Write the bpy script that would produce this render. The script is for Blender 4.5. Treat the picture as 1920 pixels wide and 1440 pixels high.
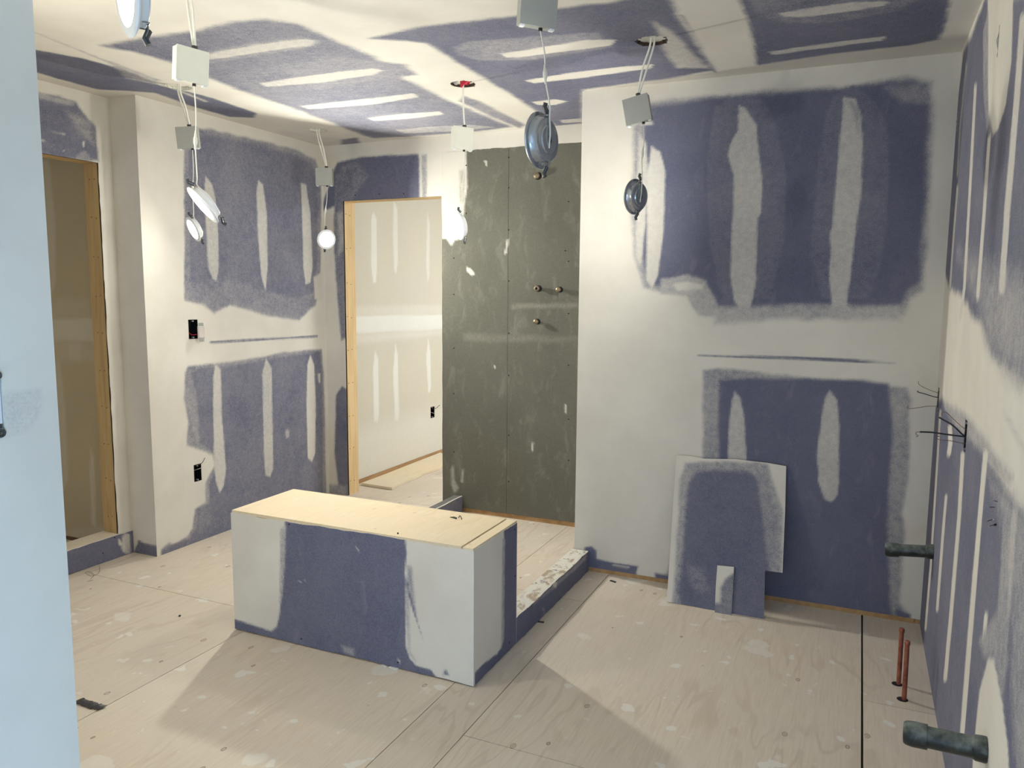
import bpy, bmesh, math, random
import numpy as np
from mathutils import Vector, Matrix
random.seed(7)
for o in list(bpy.data.objects): bpy.data.objects.remove(o)
S = bpy.context.scene
COL = S.collection
PI = math.pi

# ------------------------------------------------------------------ camera
F = 1447.0; CAMH = 1.452; H = 2.44
YAW, PITCH, ROLL = -0.4225, 0.118, -0.0077
ca, sa, cb, sb = math.cos(YAW), math.sin(YAW), math.cos(PITCH), math.sin(PITCH)
_f = np.array([sa*cb, ca*cb, -sb]); _r = np.array([ca, -sa, 0.0]); _d = np.cross(_f, _r)
R = np.array([math.cos(ROLL)*_r+math.sin(ROLL)*_d, -math.sin(ROLL)*_r+math.cos(ROLL)*_d, _f])
CAM = np.array([0, 0, CAMH])
cd = bpy.data.cameras.new('camera'); cam = bpy.data.objects.new('camera', cd); COL.objects.link(cam)
M = Matrix.Identity(4)
for i in range(3):
    M[i][0] = R[0][i]; M[i][1] = -R[1][i]; M[i][2] = -R[2][i]; M[i][3] = CAM[i]
cam.matrix_world = M
cd.sensor_width = 36; cd.lens = F/1920*36; cd.clip_start = 0.02
S.camera = cam

# ------------------------------------------------------------------ world, lights, exposure
w = bpy.data.worlds.new('world'); S.world = w; w.use_nodes = True
w.node_tree.nodes['Background'].inputs[0].default_value = (0.62, 0.78, 1.0, 1)
w.node_tree.nodes['Background'].inputs[1].default_value = 1.0
S.view_settings.view_transform = 'Standard'; S.view_settings.look = 'None'
S.view_settings.exposure = 0.0; S.view_settings.gamma = 1.0; S.view_settings.use_curve_mapping = False
def area(name, loc, direction, sx, sy, power, color):
    l = bpy.data.lights.new(name, 'AREA'); l.shape = 'RECTANGLE'; l.size = sx; l.size_y = sy
    l.energy = power; l.color = color
    o = bpy.data.objects.new(name, l); COL.objects.link(o); o.location = loc
    o.rotation_euler = Vector(direction).to_track_quat('-Z', 'Y').to_euler(); return o
XR_ = .315
LAMP_COL = (1.0, 0.985, 0.88)
LAMP = 260.0
area('window_daylight', (XR_-.02, -0.60, 0.48), (-1, 0.10, -0.05), 1.3, 0.85, 66, (0.30, 0.60, 1.0))
area('rear_window_daylight', (-0.55, -2.36, 1.35), (0.05, 1, -0.05), 1.5, 1.7, 7, (0.72, 0.85, 1.0))
area('back_room_ceiling_light', (-1.3, 6.3, 2.3), (-0.3, -0.1, -1), 0.9, 0.9, 54, (0.94, 0.98, 1.0))
area('corridor_fill_light', (-0.5, -0.6, 2.38), (0, 0, -1), 0.5, 0.5, 4, (1.0, 0.95, 0.88))  # added fill from above behind the camera, no fixture modelled

# ------------------------------------------------------------------ pixel helpers (photo frame 1920x1440)
def ray(x, y): return R.T @ np.array([(x-960)/F, (y-720)/F, 1.0])
def onx(x, y, X): v = ray(x, y); return CAM+v*((X-CAM[0])/v[0])
def ony(x, y, Y): v = ray(x, y); return CAM+v*((Y-CAM[1])/v[1])
def onz(x, y, Z): v = ray(x, y); return CAM+v*((Z-CAM[2])/v[2])
def dep(x, y, D): return CAM+ray(x, y)*D

# ------------------------------------------------------------------ value noise in numpy
def vnoise(x, y, seed=0):
    xi = np.floor(x).astype(np.int64); yi = np.floor(y).astype(np.int64); fx = x-xi; fy = y-yi
    fx = fx*fx*(3-2*fx); fy = fy*fy*(3-2*fy)
    def h(a, b):
        n = (a*374761393+b*668265263+seed*1442695041) & 0x7fffffff
        n = ((n ^ (n >> 13))*1274126177) & 0x7fffffff
        return ((n ^ (n >> 16)) & 0xffff)/65535.0
    return (h(xi, yi)*(1-fx)+h(xi+1, yi)*fx)*(1-fy)+(h(xi, yi+1)*(1-fx)+h(xi+1, yi+1)*fx)*fy
def fbm(x, y, seed=0, o=3):
    s = 0; a = 0.5; t = 0
    for k in range(o): s = s+a*vnoise(x*2**k, y*2**k, seed+k*17); t += a; a *= .5
    return s/t-0.5

# ------------------------------------------------------------------ planes and painted boards
class Plane:
    def __init__(s, o, u, v):
        s.o = np.array(o, float); s.u = np.array(u, float); s.u /= np.linalg.norm(s.u)
        s.v = np.array(v, float); s.v /= np.linalg.norm(s.v); s.n = np.cross(s.u, s.v)
    def px(s, x, y):
        d = ray(x, y); t = np.dot(s.o-CAM, s.n)/np.dot(d, s.n); p = CAM+d*t-s.o
        return (float(p@s.u), float(p@s.v))
    def w(s, a, b, c=0.0): return s.o+s.u*a+s.v*b+s.n*c
def sdf_poly(P, poly):
    x, y = P[:, 0], P[:, 1]; n = len(poly); d = np.full(len(P), 1e9); ins = np.zeros(len(P), bool)
    for i in range(n):
        ax, ay = poly[i]; bx, by = poly[(i+1) % n]
        ex, ey = bx-ax, by-ay; wx, wy = x-ax, y-ay; L = ex*ex+ey*ey+1e-12
        t = np.clip((wx*ex+wy*ey)/L, 0, 1)
        d = np.minimum(d, (wx-ex*t)**2+(wy-ey*t)**2)
        c = (ay > y) != (by > y)
        with np.errstate(divide='ignore', invalid='ignore'):
            xx = ax+ex*(y-ay)/(ey if abs(ey) > 1e-12 else 1e-12)
        ins ^= c & (x < xx)
    d = np.sqrt(d); return np.where(ins, -d, d)
def stroke(pts, w):                 # a run of pixels with a pixel width -> polygon
    L = [(x-w/2, y) for x, y in pts]; Rr = [(x+w/2, y) for x, y in pts]
    return [(pts[0][0], pts[0][1]-w*.7)]+Rr+[(pts[-1][0], pts[-1][1]+w*.7)]+L[::-1]
def paint(pl, P, base, ops, seed=1):
    """ops: (pixel polygon, compound coverage 0..1, feather m, wobble m)."""
    m = np.full(len(P), float(base))
    for k, op in enumerate(ops):
        poly, val, fe, wob = op
        uv = [pl.px(*q) for q in poly]
        a = np.array(uv); lo = a.min(0)-fe-wob-.02; hi = a.max(0)+fe+wob+.02
        idx = np.where((P[:, 0] > lo[0]) & (P[:, 0] < hi[0]) & (P[:, 1] > lo[1]) & (P[:, 1] < hi[1]))[0]
        if len(idx) == 0: continue
        Q = P[idx]
        if wob:
            Q = Q+np.stack([fbm(Q[:, 0]*14, Q[:, 1]*14, seed+k), fbm(Q[:, 0]*14, Q[:, 1]*14, seed+k+50)], 1)*wob*1.2
        d = sdf_poly(Q, uv); c = np.clip(.5-d/(2*fe), 0, 1); c = c*c*(3-2*c)
        m[idx] = m[idx]*(1-c)+val*c
    return m
def set_attr(me, m, name='mud'):
    a = me.attributes.new(name, 'FLOAT', 'POINT'); a.data.foreach_set('value', np.asarray(m, np.float32))
def link(name, me, parent=None, mat=None):
    o = bpy.data.objects.new(name, me); COL.objects.link(o)
    if mat: me.materials.append(mat)
    if parent: o.parent = parent; o.matrix_parent_inverse = parent.matrix_world.inverted()
    return o
def sheet(name, pl, u0, u1, v0, v1, step, base, ops, mat, holes=(), circ=(), thick=.0127, parent=None, back=None, seed=1):
    """Painted wall face as a fine grid (rectangular and round openings really cut) with a solid body behind it."""
    us = set(np.linspace(u0, u1, max(2, int((u1-u0)/step)+1)).tolist()); vs = set(np.linspace(v0, v1, max(2, int((v1-v0)/step)+1)).tolist())
    for h in holes:
        us |= {h[0], h[1]}; vs |= {h[2], h[3]}
    def clean(s, lo, hi, keep):
        s = sorted(x for x in s if lo-1e-9 <= x <= hi+1e-9); out = []
        for x in s:
            if x in keep or not any(abs(x-q) < step*.35 for q in keep): out.append(x)
        return np.array(out)
    us = clean(us, u0, u1, [h[i] for h in holes for i in (0, 1) if u0 <= h[i] <= u1]+[u0, u1])
    vs = clean(vs, v0, v1, [h[i] for h in holes for i in (2, 3) if v0 <= h[i] <= v1]+[v0, v1])
    us = np.unique(us); vs = np.unique(vs)
    nu, nv = len(us), len(vs)
    U, V = np.meshgrid(us, vs); P = np.stack([U.ravel(), V.ravel()], 1)
    I = np.arange(nu*nv).reshape(nv, nu)
    q = np.stack([I[:-1, :-1], I[:-1, 1:], I[1:, 1:], I[1:, :-1]], -1).reshape(-1, 4)
    c = P[q].mean(1); keep = np.ones(len(q), bool)
    for h in holes: keep &= ~((c[:, 0] > h[0]) & (c[:, 0] < h[1]) & (c[:, 1] > h[2]) & (c[:, 1] < h[3]))
    for (a, b, r) in circ:
        d = np.hypot(P[:, 0]-a, P[:, 1]-b); inn = d < r-step*.55
        keep &= ~inn[q].any(1)
        rim = (~inn) & (d < r+step*.6)
        k = r/np.maximum(d[rim], 1e-6); P[rim, 0] = a+(P[rim, 0]-a)*k; P[rim, 1] = b+(P[rim, 1]-b)*k
    q = q[keep]
    m = paint(pl, P, base, ops, seed)
    W = pl.o+P[:, :1]*pl.u+P[:, 1:]*pl.v
    verts = W.tolist(); faces = q.tolist(); m = m.tolist()
    # body
    ue = sorted({u0, u1} | {x for h in holes for x in h[:2] if u0 < x < u1}); ve = sorted({v0, v1} | {x for h in holes for x in h[2:] if v0 < x < v1})
    if thick > 0:
        for i in range(len(ue)-1):
            for j in range(len(ve)-1):
                cu, cv = (ue[i]+ue[i+1])/2, (ve[j]+ve[j+1])/2
                if any(h[0] < cu < h[1] and h[2] < cv < h[3] for h in holes): continue
                n = len(verts)
                top = -.0008 if not circ else -.013
                for dz in (top, -thick):
                    for (a, b) in ((ue[i], ve[j]), (ue[i+1], ve[j]), (ue[i+1], ve[j+1]), (ue[i], ve[j+1])): verts.append(pl.w(a, b, dz).tolist())
                m += [1.0]*8
                faces += [[n, n+1, n+2, n+3], [n+7, n+6, n+5, n+4]]+[[n+k, n+4+k, n+4+(k+1) % 4, n+(k+1) % 4] for k in range(4)]
    me = bpy.data.meshes.new(name); me.from_pydata(verts, [], faces); me.update(); set_attr(me, m)
    return link(name, me, parent, mat)
def board(name, pl, outline, thick, base, ops, mat, step=.01, parent=None, seed=3, edge=1.0):
    """A cut board with an arbitrary outline; face painted, cut edges bare gypsum (edge)."""
    bm = bmesh.new()
    vs = [bm.verts.new(pl.w(a, b)) for a, b in outline]; f = bm.faces.new(vs)
    a = np.array(outline)
    for k, ax in ((0, pl.u), (1, pl.v)):
        for t in np.arange(a[:, k].min()+step, a[:, k].max(), step):
            bmesh.ops.bisect_plane(bm, geom=bm.verts[:]+bm.edges[:]+bm.faces[:], plane_co=Vector(pl.o+ax*t), plane_no=Vector(ax), dist=1e-5)
    bm.verts.ensure_lookup_table(); nf = len(bm.verts)
    P = np.array([[(np.array(v.co)-pl.o)@pl.u, (np.array(v.co)-pl.o)@pl.v] for v in bm.verts])
    m = paint(pl, P, base, ops, seed).tolist()
    n = len(outline)
    A = [bm.verts.new(pl.w(p[0], p[1], 0)) for p in outline]; B = [bm.verts.new(pl.w(p[0], p[1], -thick)) for p in outline]
    for i in range(n): bm.faces.new((A[i], B[i], B[(i+1) % n], A[(i+1) % n]))
    bm.faces.new(B[::-1]); m += [edge]*(2*n)
    bmesh.ops.recalc_face_normals(bm, faces=bm.faces[:])
    bm.verts.index_update()
    me = bpy.data.meshes.new(name); bm.to_mesh(me); bm.free(); set_attr(me, m)
    return link(name, me, parent, mat)
def ragged(pts, amp, n=14, seed=0, skip=()):
    """roughen the straight edges of an outline"""
    rnd = random.Random(seed); out = []
    for i in range(len(pts)):
        a = pts[i]; b = pts[(i+1) % len(pts)]; out.append(a)
        if i in skip: continue
        L = math.hypot(b[0]-a[0], b[1]-a[1]); nx, ny = -(b[1]-a[1])/L, (b[0]-a[0])/L; o = 0
        for k in range(1, n):
            o = o*.6+rnd.uniform(-amp, amp); t = (k+rnd.uniform(-.3, .3))/n
            out.append((a[0]+(b[0]-a[0])*t+nx*o, a[1]+(b[1]-a[1])*t+ny*o))
    return out

# ------------------------------------------------------------------ plain mesh builder
class MB:
    def __init__(s): s.v = []; s.f = []; s.sm = []
    def add(s, vs, fs, smooth=False):
        n = len(s.v); s.v += [tuple(float(c) for c in v) for v in vs]; s.f += [tuple(i+n for i in f) for f in fs]; s.sm += [smooth]*len(fs); return s
    def box(s, lo, hi, mat=None):
        x0, y0, z0 = lo; x1, y1, z1 = hi
        vs = [(x0, y0, z0), (x1, y0, z0), (x1, y1, z0), (x0, y1, z0), (x0, y0, z1), (x1, y0, z1), (x1, y1, z1), (x0, y1, z1)]
        if mat is not None: vs = [tuple(mat @ Vector(v)) for v in vs]
        return s.add(vs, [(3, 2, 1, 0), (4, 5, 6, 7), (0, 1, 5, 4), (1, 2, 6, 5), (2, 3, 7, 6), (3, 0, 4, 7)])
    def tube(s, pts, r, n=8, cap=True):
        pts = [Vector(p) for p in pts]; rings = []; up = Vector((0.13, 0.31, 0.94)).normalized()
        rr = r if isinstance(r, (list, tuple)) else [r]*len(pts)
        t0 = (pts[1]-pts[0]).normalized()
        a = t0.cross(up); a = a.normalized() if a.length > .05 else t0.cross(Vector((1, 0, 0))).normalized()
        vs = []
        for i, p in enumerate(pts):
            t = (pts[min(i+1, len(pts)-1)]-pts[max(i-1, 0)])
            t = t.normalized() if t.length > 1e-9 else t0
            a = (a-t*a.dot(t)).normalized(); b = t.cross(a)
            for k in range(n):
                an = 2*PI*k/n; vs.append(p+(a*math.cos(an)+b*math.sin(an))*rr[i])
        fs = [(i*n+k, i*n+(k+1) % n, (i+1)*n+(k+1) % n, (i+1)*n+k) for i in range(len(pts)-1) for k in range(n)]
        if cap: fs += [tuple(range(n))[::-1], tuple((len(pts)-1)*n+k for k in range(n))]
        return s.add(vs, fs, True)
    def lathe(s, prof, mat, n=40, close=True):
        """prof: list of (r, z) in the frame mat"""
        vs = []; fs = []
        for (r, z) in prof:
            for k in range(n): vs.append(tuple(mat @ Vector((r*math.cos(2*PI*k/n), r*math.sin(2*PI*k/n), z))))
        for i in range(len(prof)-1):
            for k in range(n): fs.append((i*n+k, i*n+(k+1) % n, (i+1)*n+(k+1) % n, (i+1)*n+k))
        if close: fs += [tuple(range(n))[::-1], tuple((len(prof)-1)*n+k for k in range(n))]
        return s.add(vs, fs, True)
    def build(s, name, mat, parent=None, bevel=0):
        me = bpy.data.meshes.new(name); me.from_pydata(s.v, [], s.f); me.update()
        me.polygons.foreach_set('use_smooth', s.sm)
        bm = bmesh.new(); bm.from_mesh(me)
        if bevel: bmesh.ops.bevel(bm, geom=bm.edges[:], offset=bevel, segments=2, affect='EDGES', clamp_overlap=True)
        bmesh.ops.recalc_face_normals(bm, faces=bm.faces[:]); bm.to_mesh(me); bm.free()
        try: me.set_sharp_from_angle(angle=math.radians(40))
        except Exception: pass
        return link(name, me, parent, mat)
def empty(name, loc):
    o = bpy.data.objects.new(name, None); COL.objects.link(o); o.location = loc; o.empty_display_size = .05
    bpy.context.view_layer.update(); return o
def tag(o, label=None, cat=None, group=None, kind=None):
    if label: o['label'] = label
    if cat: o['category'] = cat
    if group: o['group'] = group
    if kind: o['kind'] = kind
    return o
def frame_z(loc, n, up=(0, 0, 1), spin=0):
    z = Vector(n).normalized(); x = Vector(up).cross(z); x = x.normalized() if x.length > 1e-4 else Vector((1, 0, 0)); y = z.cross(x)
    m = Matrix.Identity(4)
    for i in range(3): m[i][0] = x[i]; m[i][1] = y[i]; m[i][2] = z[i]; m[i][3] = loc[i]
    return m @ Matrix.Rotation(spin, 4, 'Z')
def smoothpath(pts, n=6):
    pts = [Vector(p) for p in pts]; out = []
    P = [pts[0]*2-pts[1]]+pts+[pts[-1]*2-pts[-2]]
    for i in range(1, len(P)-2):
        for k in range(n):
            t = k/n; a, b, c, d = P[i-1], P[i], P[i+1], P[i+2]
            out.append(.5*((2*b)+(c-a)*t+(2*a-5*b+4*c-d)*t*t+(3*b-a-3*c+d)*t**3))
    out.append(pts[-1]); return out

# ------------------------------------------------------------------ materials
def lin(c): return tuple(((x/255)/12.92 if x/255 <= .04045 else ((x/255+.055)/1.055)**2.4) for x in c)+(1,)
class NT:
    def __init__(s, name):
        s.m = bpy.data.materials.new(name); s.m.use_nodes = True; s.t = s.m.node_tree; s.b = s.t.nodes['Principled BSDF']
    def n(s, typ, **kw):
        nd = s.t.nodes.new('ShaderNode'+typ)
        for k, v in kw.items():
            if k.startswith('i_'):
                key = k[2:]; key = int(key) if key.isdigit() else key.replace('_', ' ')
                if hasattr(v, 'is_output') or isinstance(v, bpy.types.NodeSocket): s.t.links.new(v, nd.inputs[key])
                else: nd.inputs[key].default_value = v
            else: setattr(nd, k, v)
        return nd
    def math(s, op, a, b=0.5, c=None, clamp=False):
        nd = s.n('Math', operation=op, use_clamp=clamp)
        for i, v in enumerate((a, b, c)):
            if v is None: continue
            if isinstance(v, bpy.types.NodeSocket): s.t.links.new(v, nd.inputs[i])
            else: nd.inputs[i].default_value = v
        return nd.outputs[0]
    def mix(s, f, a, b):
        nd = s.n('Mix', data_type='RGBA')
        for k, v in ((0, f), (6, a), (7, b)):
            if isinstance(v, bpy.types.NodeSocket): s.t.links.new(v, nd.inputs[k])
            else: nd.inputs[k].default_value = v
        return nd.outputs[2]
    def coord(s, scale=(1, 1, 1), rot=(0, 0, 0)):
        tc = s.n('TexCoord'); mp = s.n('Mapping'); s.t.links.new(tc.outputs['Object'], mp.inputs[0])
        mp.inputs['Scale'].default_value = scale; mp.inputs['Rotation'].default_value = rot; return mp.outputs[0]
    def noise(s, vec, scale, detail=3, rough=.5, dist=0):
        nd = s.n('TexNoise'); s.t.links.new(vec, nd.inputs['Vector']); nd.inputs['Scale'].default_value = scale
        nd.inputs['Detail'].default_value = detail; nd.inputs['Roughness'].default_value = rough; nd.inputs['Distortion'].default_value = dist; return nd.outputs[0]
    def voro(s, vec, scale, out='Distance'):
        nd = s.n('TexVoronoi'); s.t.links.new(vec, nd.inputs['Vector']); nd.inputs['Scale'].default_value = scale; return nd
    def step(s, v, lo, hi):
        nd = s.n('MapRange', interpolation_type='SMOOTHSTEP'); s.t.links.new(v, nd.inputs[0]); nd.inputs[1].default_value = lo; nd.inputs[2].default_value = hi; return nd.outputs[0]
    def out(s, col=None, rough=.8, metal=0, bump=None, bs=.3, bd=.002, spec=.3):
        if isinstance(col, bpy.types.NodeSocket): s.t.links.new(col, s.b.inputs['Base Color'])
        else: s.b.inputs['Base Color'].default_value = col
        s.b.inputs['Roughness'].default_value = rough; s.b.inputs['Metallic'].default_value = metal
        s.b.inputs['Specular IOR Level'].default_value = spec
        if bump is not None:
            bn = s.n('Bump'); s.t.links.new(bump, bn.inputs['Height']); bn.inputs['Strength'].default_value = bs; bn.inputs['Distance'].default_value = bd
            s.t.links.new(bn.outputs[0], s.b.inputs['Normal'])
        return s.m
def drywall_mat(name, paper, paper2, mudc, mudc2, speck=1.2):
    t = NT(name); c = t.coord(); at = t.n('Attribute', attribute_name='mud').outputs['Fac']
    fine = t.noise(c, 260, 3, .6); med = t.noise(c, 42, 4, .6); big = t.noise(c, 3.0, 4, .6)
    streak = t.noise(t.coord((9, 9, 1.6)), 3.0, 4, .65)
    k = t.math('MULTIPLY', at, t.math('SUBTRACT', 1.0, at)); k = t.math('MULTIPLY', k, 4*speck)
    nn = t.math('ADD', t.math('MULTIPLY', t.math('SUBTRACT', fine, .5), .8), t.math('MULTIPLY', t.math('SUBTRACT', med, .5), .5))
    nn = t.math('ADD', nn, t.math('MULTIPLY', t.math('SUBTRACT', big, .5), .6))
    cov = t.math('ADD', at, t.math('MULTIPLY', nn, k), clamp=True)
    scuff = t.step(t.noise(t.coord((5, 5, 2.2)), 2.4, 5, .7, .6), .50, .72)
    cov = t.math('MAXIMUM', cov, t.math('MULTIPLY', scuff, .10))
    pc = t.mix(t.step(big, .3, .7), paper, paper2)
    mc = t.mix(t.step(big, .25, .75), mudc, mudc2)
    pc = t.mix(t.math('MULTIPLY', t.step(fine, .3, .7), .07), pc, mudc)
    col = t.mix(cov, pc, mc)
    h = t.math('ADD', t.math('MULTIPLY', cov, 1.0), t.math('MULTIPLY', fine, .05))
    return t.out(col, .88, bump=h, bs=.25, bd=.0010, spec=.2)
MUD = lin((226, 221, 211)); MUD2 = lin((214, 208, 198))
m_dry = drywall_mat('purple_drywall', lin((91, 94, 120)), lin((98, 100, 125)), MUD, MUD2)
m_cream = drywall_mat('cream_drywall', lin((202, 193, 174)), lin((197, 189, 172)), lin((226, 224, 216)), lin((220, 218, 210)), .8)
m_tan = drywall_mat('tan_closet_drywall', lin((190, 168, 130)), lin((182, 162, 128)), lin((210, 196, 168)), lin((204, 190, 164)), .6)
m_green = drywall_mat('green_backer_board', lin((102, 101, 91)), lin((95, 94, 84)), lin((222, 217, 206)), lin((212, 208, 198)), 1.0)
def plywood(name, base, dark, splat=1.0, rot=0.0, knots=1.0):
    t = NT(name); c = t.coord(rot=(0, 0, rot))
    g = t.noise(t.coord((2.6, .55, 2), (0, 0, rot)), 1.6, 3, .55, .4)
    rings = t.math('SINE', t.math('MULTIPLY', g, 60.0)); rings = t.step(rings, .45, 1.0)
    patch = t.step(t.noise(c, 1.5, 3, .5), .42, .62)
    rings = t.math('MULTIPLY', rings, patch)
    fib = t.noise(t.coord((60, 3, 20), (0, 0, rot)), 2.0, 4, .65)
    col = t.mix(t.math('MULTIPLY', t.step(fib, .35, .75), .28), base, dark)
    col = t.mix(t.math('MULTIPLY', rings, .34), col, dark)
    big = t.step(t.noise(c, .9, 4, .6), .35, .7)
    col = t.mix(t.math('MULTIPLY', big, .35), col, lin((206, 200, 194)))
    # oval plugs and knots
    v = t.n('TexVoronoi'); t.t.links.new(t.coord((5.2, 3.4, 1), (0, 0, rot)), v.inputs['Vector']); v.inputs['Scale'].default_value = 1.7
    d = v.outputs['Distance']; rnd = t.n('SeparateColor', i_0=v.outputs['Color'])
    has = t.math('GREATER_THAN', rnd.outputs[0], .25)
    ring = t.math('SUBTRACT', 1.0, t.math('MULTIPLY', t.math('ABSOLUTE', t.math('SUBTRACT', d, .075)), 55.0), clamp=True)
    core = t.math('SUBTRACT', 1.0, t.step(d, .03, .085))
    kk = t.math('MULTIPLY', t.math('ADD', t.math('MULTIPLY', core, .4), t.math('MULTIPLY', ring, .8)), has)
    col = t.mix(t.math('MULTIPLY', kk, knots, clamp=True), col, lin((128, 104, 84)))
    # compound splats and dust
    dv = t.n('VectorMath', operation='ADD'); nz = t.n('TexNoise', i_Scale=9.0, i_Detail=3.0); t.t.links.new(c, nz.inputs['Vector'])
    sc = t.n('VectorMath', operation='SCALE'); t.t.links.new(nz.outputs['Color'], sc.inputs[0]); sc.inputs['Scale'].default_value = .16
    t.t.links.new(c, dv.inputs[0]); t.t.links.new(sc.outputs[0], dv.inputs[1])
    sp = None
    for scl, lo, wgt in ((4.6, .56, .55), (12.0, .60, .8), (26.0, .72, .4)):
        v2 = t.n('TexVoronoi'); t.t.links.new(dv.outputs[0], v2.inputs['Vector']); v2.inputs['Scale'].default_value = scl
        r2 = t.n('SeparateColor', i_0=v2.outputs['Color']); rad = t.math('MULTIPLY', t.math('SUBTRACT', r2.outputs[0], lo), .85)
        e = t.step(t.math('SUBTRACT', rad, v2.outputs['Distance']), -.01, .05); e = t.math('MULTIPLY', e, wgt)
        sp = e if sp is None else t.math('MAXIMUM', sp, e)
    col = t.mix(t.math('MULTIPLY', sp, .85*splat), col, lin((226, 224, 218)))
    ob = t.n('ObjectInfo'); hs = t.n('HueSaturation'); t.t.links.new(col, hs.inputs['Color'])
    t.t.links.new(t.math('ADD', t.math('MULTIPLY', ob.outputs['Random'], .12), .94), hs.inputs['Value'])
    return t.out(hs.outputs[0], .75, bump=t.math('ADD', fib, t.math('MULTIPLY', sp, .5)), bs=.25, bd=.001, spec=.25)
m_ply = plywood('floor_plywood', lin((216, 203, 186)), lin((180, 160, 140)))
m_plyc = plywood('bench_plywood', lin((226, 209, 178)), lin((204, 180, 142)), .25, PI/2, .35)
def lumber(name, base, dark, rot=(0, 0, 0), sc=(40, 40, 2)):
    t = NT(name); f = t.noise(t.coord(sc, rot), 1.2, 4, .6, .3)
    col = t.mix(t.step(f, .3, .75), base, dark)
    v = t.voro(t.coord((9, 9, 3)), 1.6); k = t.math('SUBTRACT', 1.0, t.step(v.outputs['Distance'], .03, .09))
    col = t.mix(t.math('MULTIPLY', k, .7), col, lin((120, 84, 50)))
    return t.out(col, .7, bump=f, bs=.15, bd=.001)
m_stud = lumber('stud_lumber', lin((226, 198, 152)), lin((206, 174, 124)))
m_studd = lumber('old_stud_lumber', lin((200, 168, 116)), lin((182, 148, 98)))
m_plate = lumber('sole_plate_lumber', lin((190, 152, 108)), lin((160, 126, 86)), sc=(20, 4, 20))
m_darkwood = lumber('dark_plate_lumber', lin((120, 84, 56)), lin((90, 62, 42)), sc=(4, 20, 20))
def simple(name, c, rough=.5, metal=0, spec=.5, var=.0, scale=30):
    t = NT(name); n = t.noise(t.coord(), scale, 3, .6); cc = lin(c); d = tuple(x*(1-var) for x in cc[:3])+(1,)
    return t.out(t.mix(n, cc, d), rough, metal, spec=spec)
m_void = simple('dark_cavity', (16, 16, 18), .9)
m_base = simple('dark_wood_board', (70, 54, 42), .9)  # dark wood tone, for the slab under the sheets and some hole sleeves
m_gal = simple('galvanised_box_steel', (176, 177, 172), .42, .35, var=.12)
m_galw = simple('white_driver_box', (230, 228, 214), .5, .0, var=.08)
m_white = simple('white_cable_jacket', (232, 228, 216), .45)
m_rim = simple('white_lamp_trim', (226, 228, 230), .35)
m_backp = simple('lamp_back_metal', (176, 182, 190), .22, .75, var=.1)
m_clip = simple('spring_clip_rubber', (58, 60, 62), .5)
m_steel = simple('spring_steel', (150, 150, 150), .25, .9)
m_blk = simple('black_plastic', (18, 19, 22), .35)
m_blkwire = simple('black_wire', (18, 18, 24), .4)
m_copper_w = simple('bare_copper_wire', (122, 84, 72), .45, .4)
m_redwire = simple('red_wire', (130, 84, 88), .5)
m_brass = simple('dull_brass', (150, 132, 108), .4, .7, var=.3)
m_plate_w = simple('white_switch_plastic', (226, 216, 210), .35)
m_red = simple('red_vapour_sheet', (214, 40, 70), .4)
m_tape = simple('crumpled_grey_tape', (92, 92, 94), .35, .4, var=.5, scale=60)
m_paper = simple('dry_compound_scrap', (226, 224, 218), .9)
def abs_mat():
    t = NT('black_drain_pipe_dusty'); n = t.noise(t.coord(), 26, 5, .65); g = t.n('NewGeometry'); sx = t.n('SeparateXYZ', i_0=g.outputs['Normal'])
    dust = t.math('MULTIPLY', t.step(t.math('ADD', n, t.math('MULTIPLY', sx.outputs[2], .22)), .40, .95), .6)
    return t.out(t.mix(dust, lin((30, 36, 36)), lin((160, 168, 160))), .38, spec=.5, bump=n, bs=.1)
m_abs = abs_mat()
def copper_mat():
    t = NT('copper_pipe'); n = t.noise(t.coord(), 30, 4, .6)
    return t.out(t.mix(t.step(n, .35, .7), lin((168, 104, 84)), lin((132, 78, 66))), .42, .6)
m_cop = copper_mat()
def emit(name, c, s):
    t = NT(name); t.b.inputs['Base Color'].default_value = (.9, .9, .9, 1)
    t.b.inputs['Emission Color'].default_value = (*c, 1); t.b.inputs['Emission Strength'].default_value = s; return t.m

# ------------------------------------------------------------------ geometry constants (metres)
XR, Y2, XS = .315, 3.742, -1.313        # right wall, back right wall, its free left edge
Y3, XL, Y4, XQ = 4.44, -3.44, 2.93, -3.63
DX0, DX1, DZ = -3.275, -2.497, 2.065       # doorway in the back left wall
OY1, OZ = 2.85, 2.10                      # closet opening in the recessed wall
XN, YN = -1.29, .905                      # near left wall face and end
Z, f_ = .0, 0.012

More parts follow.
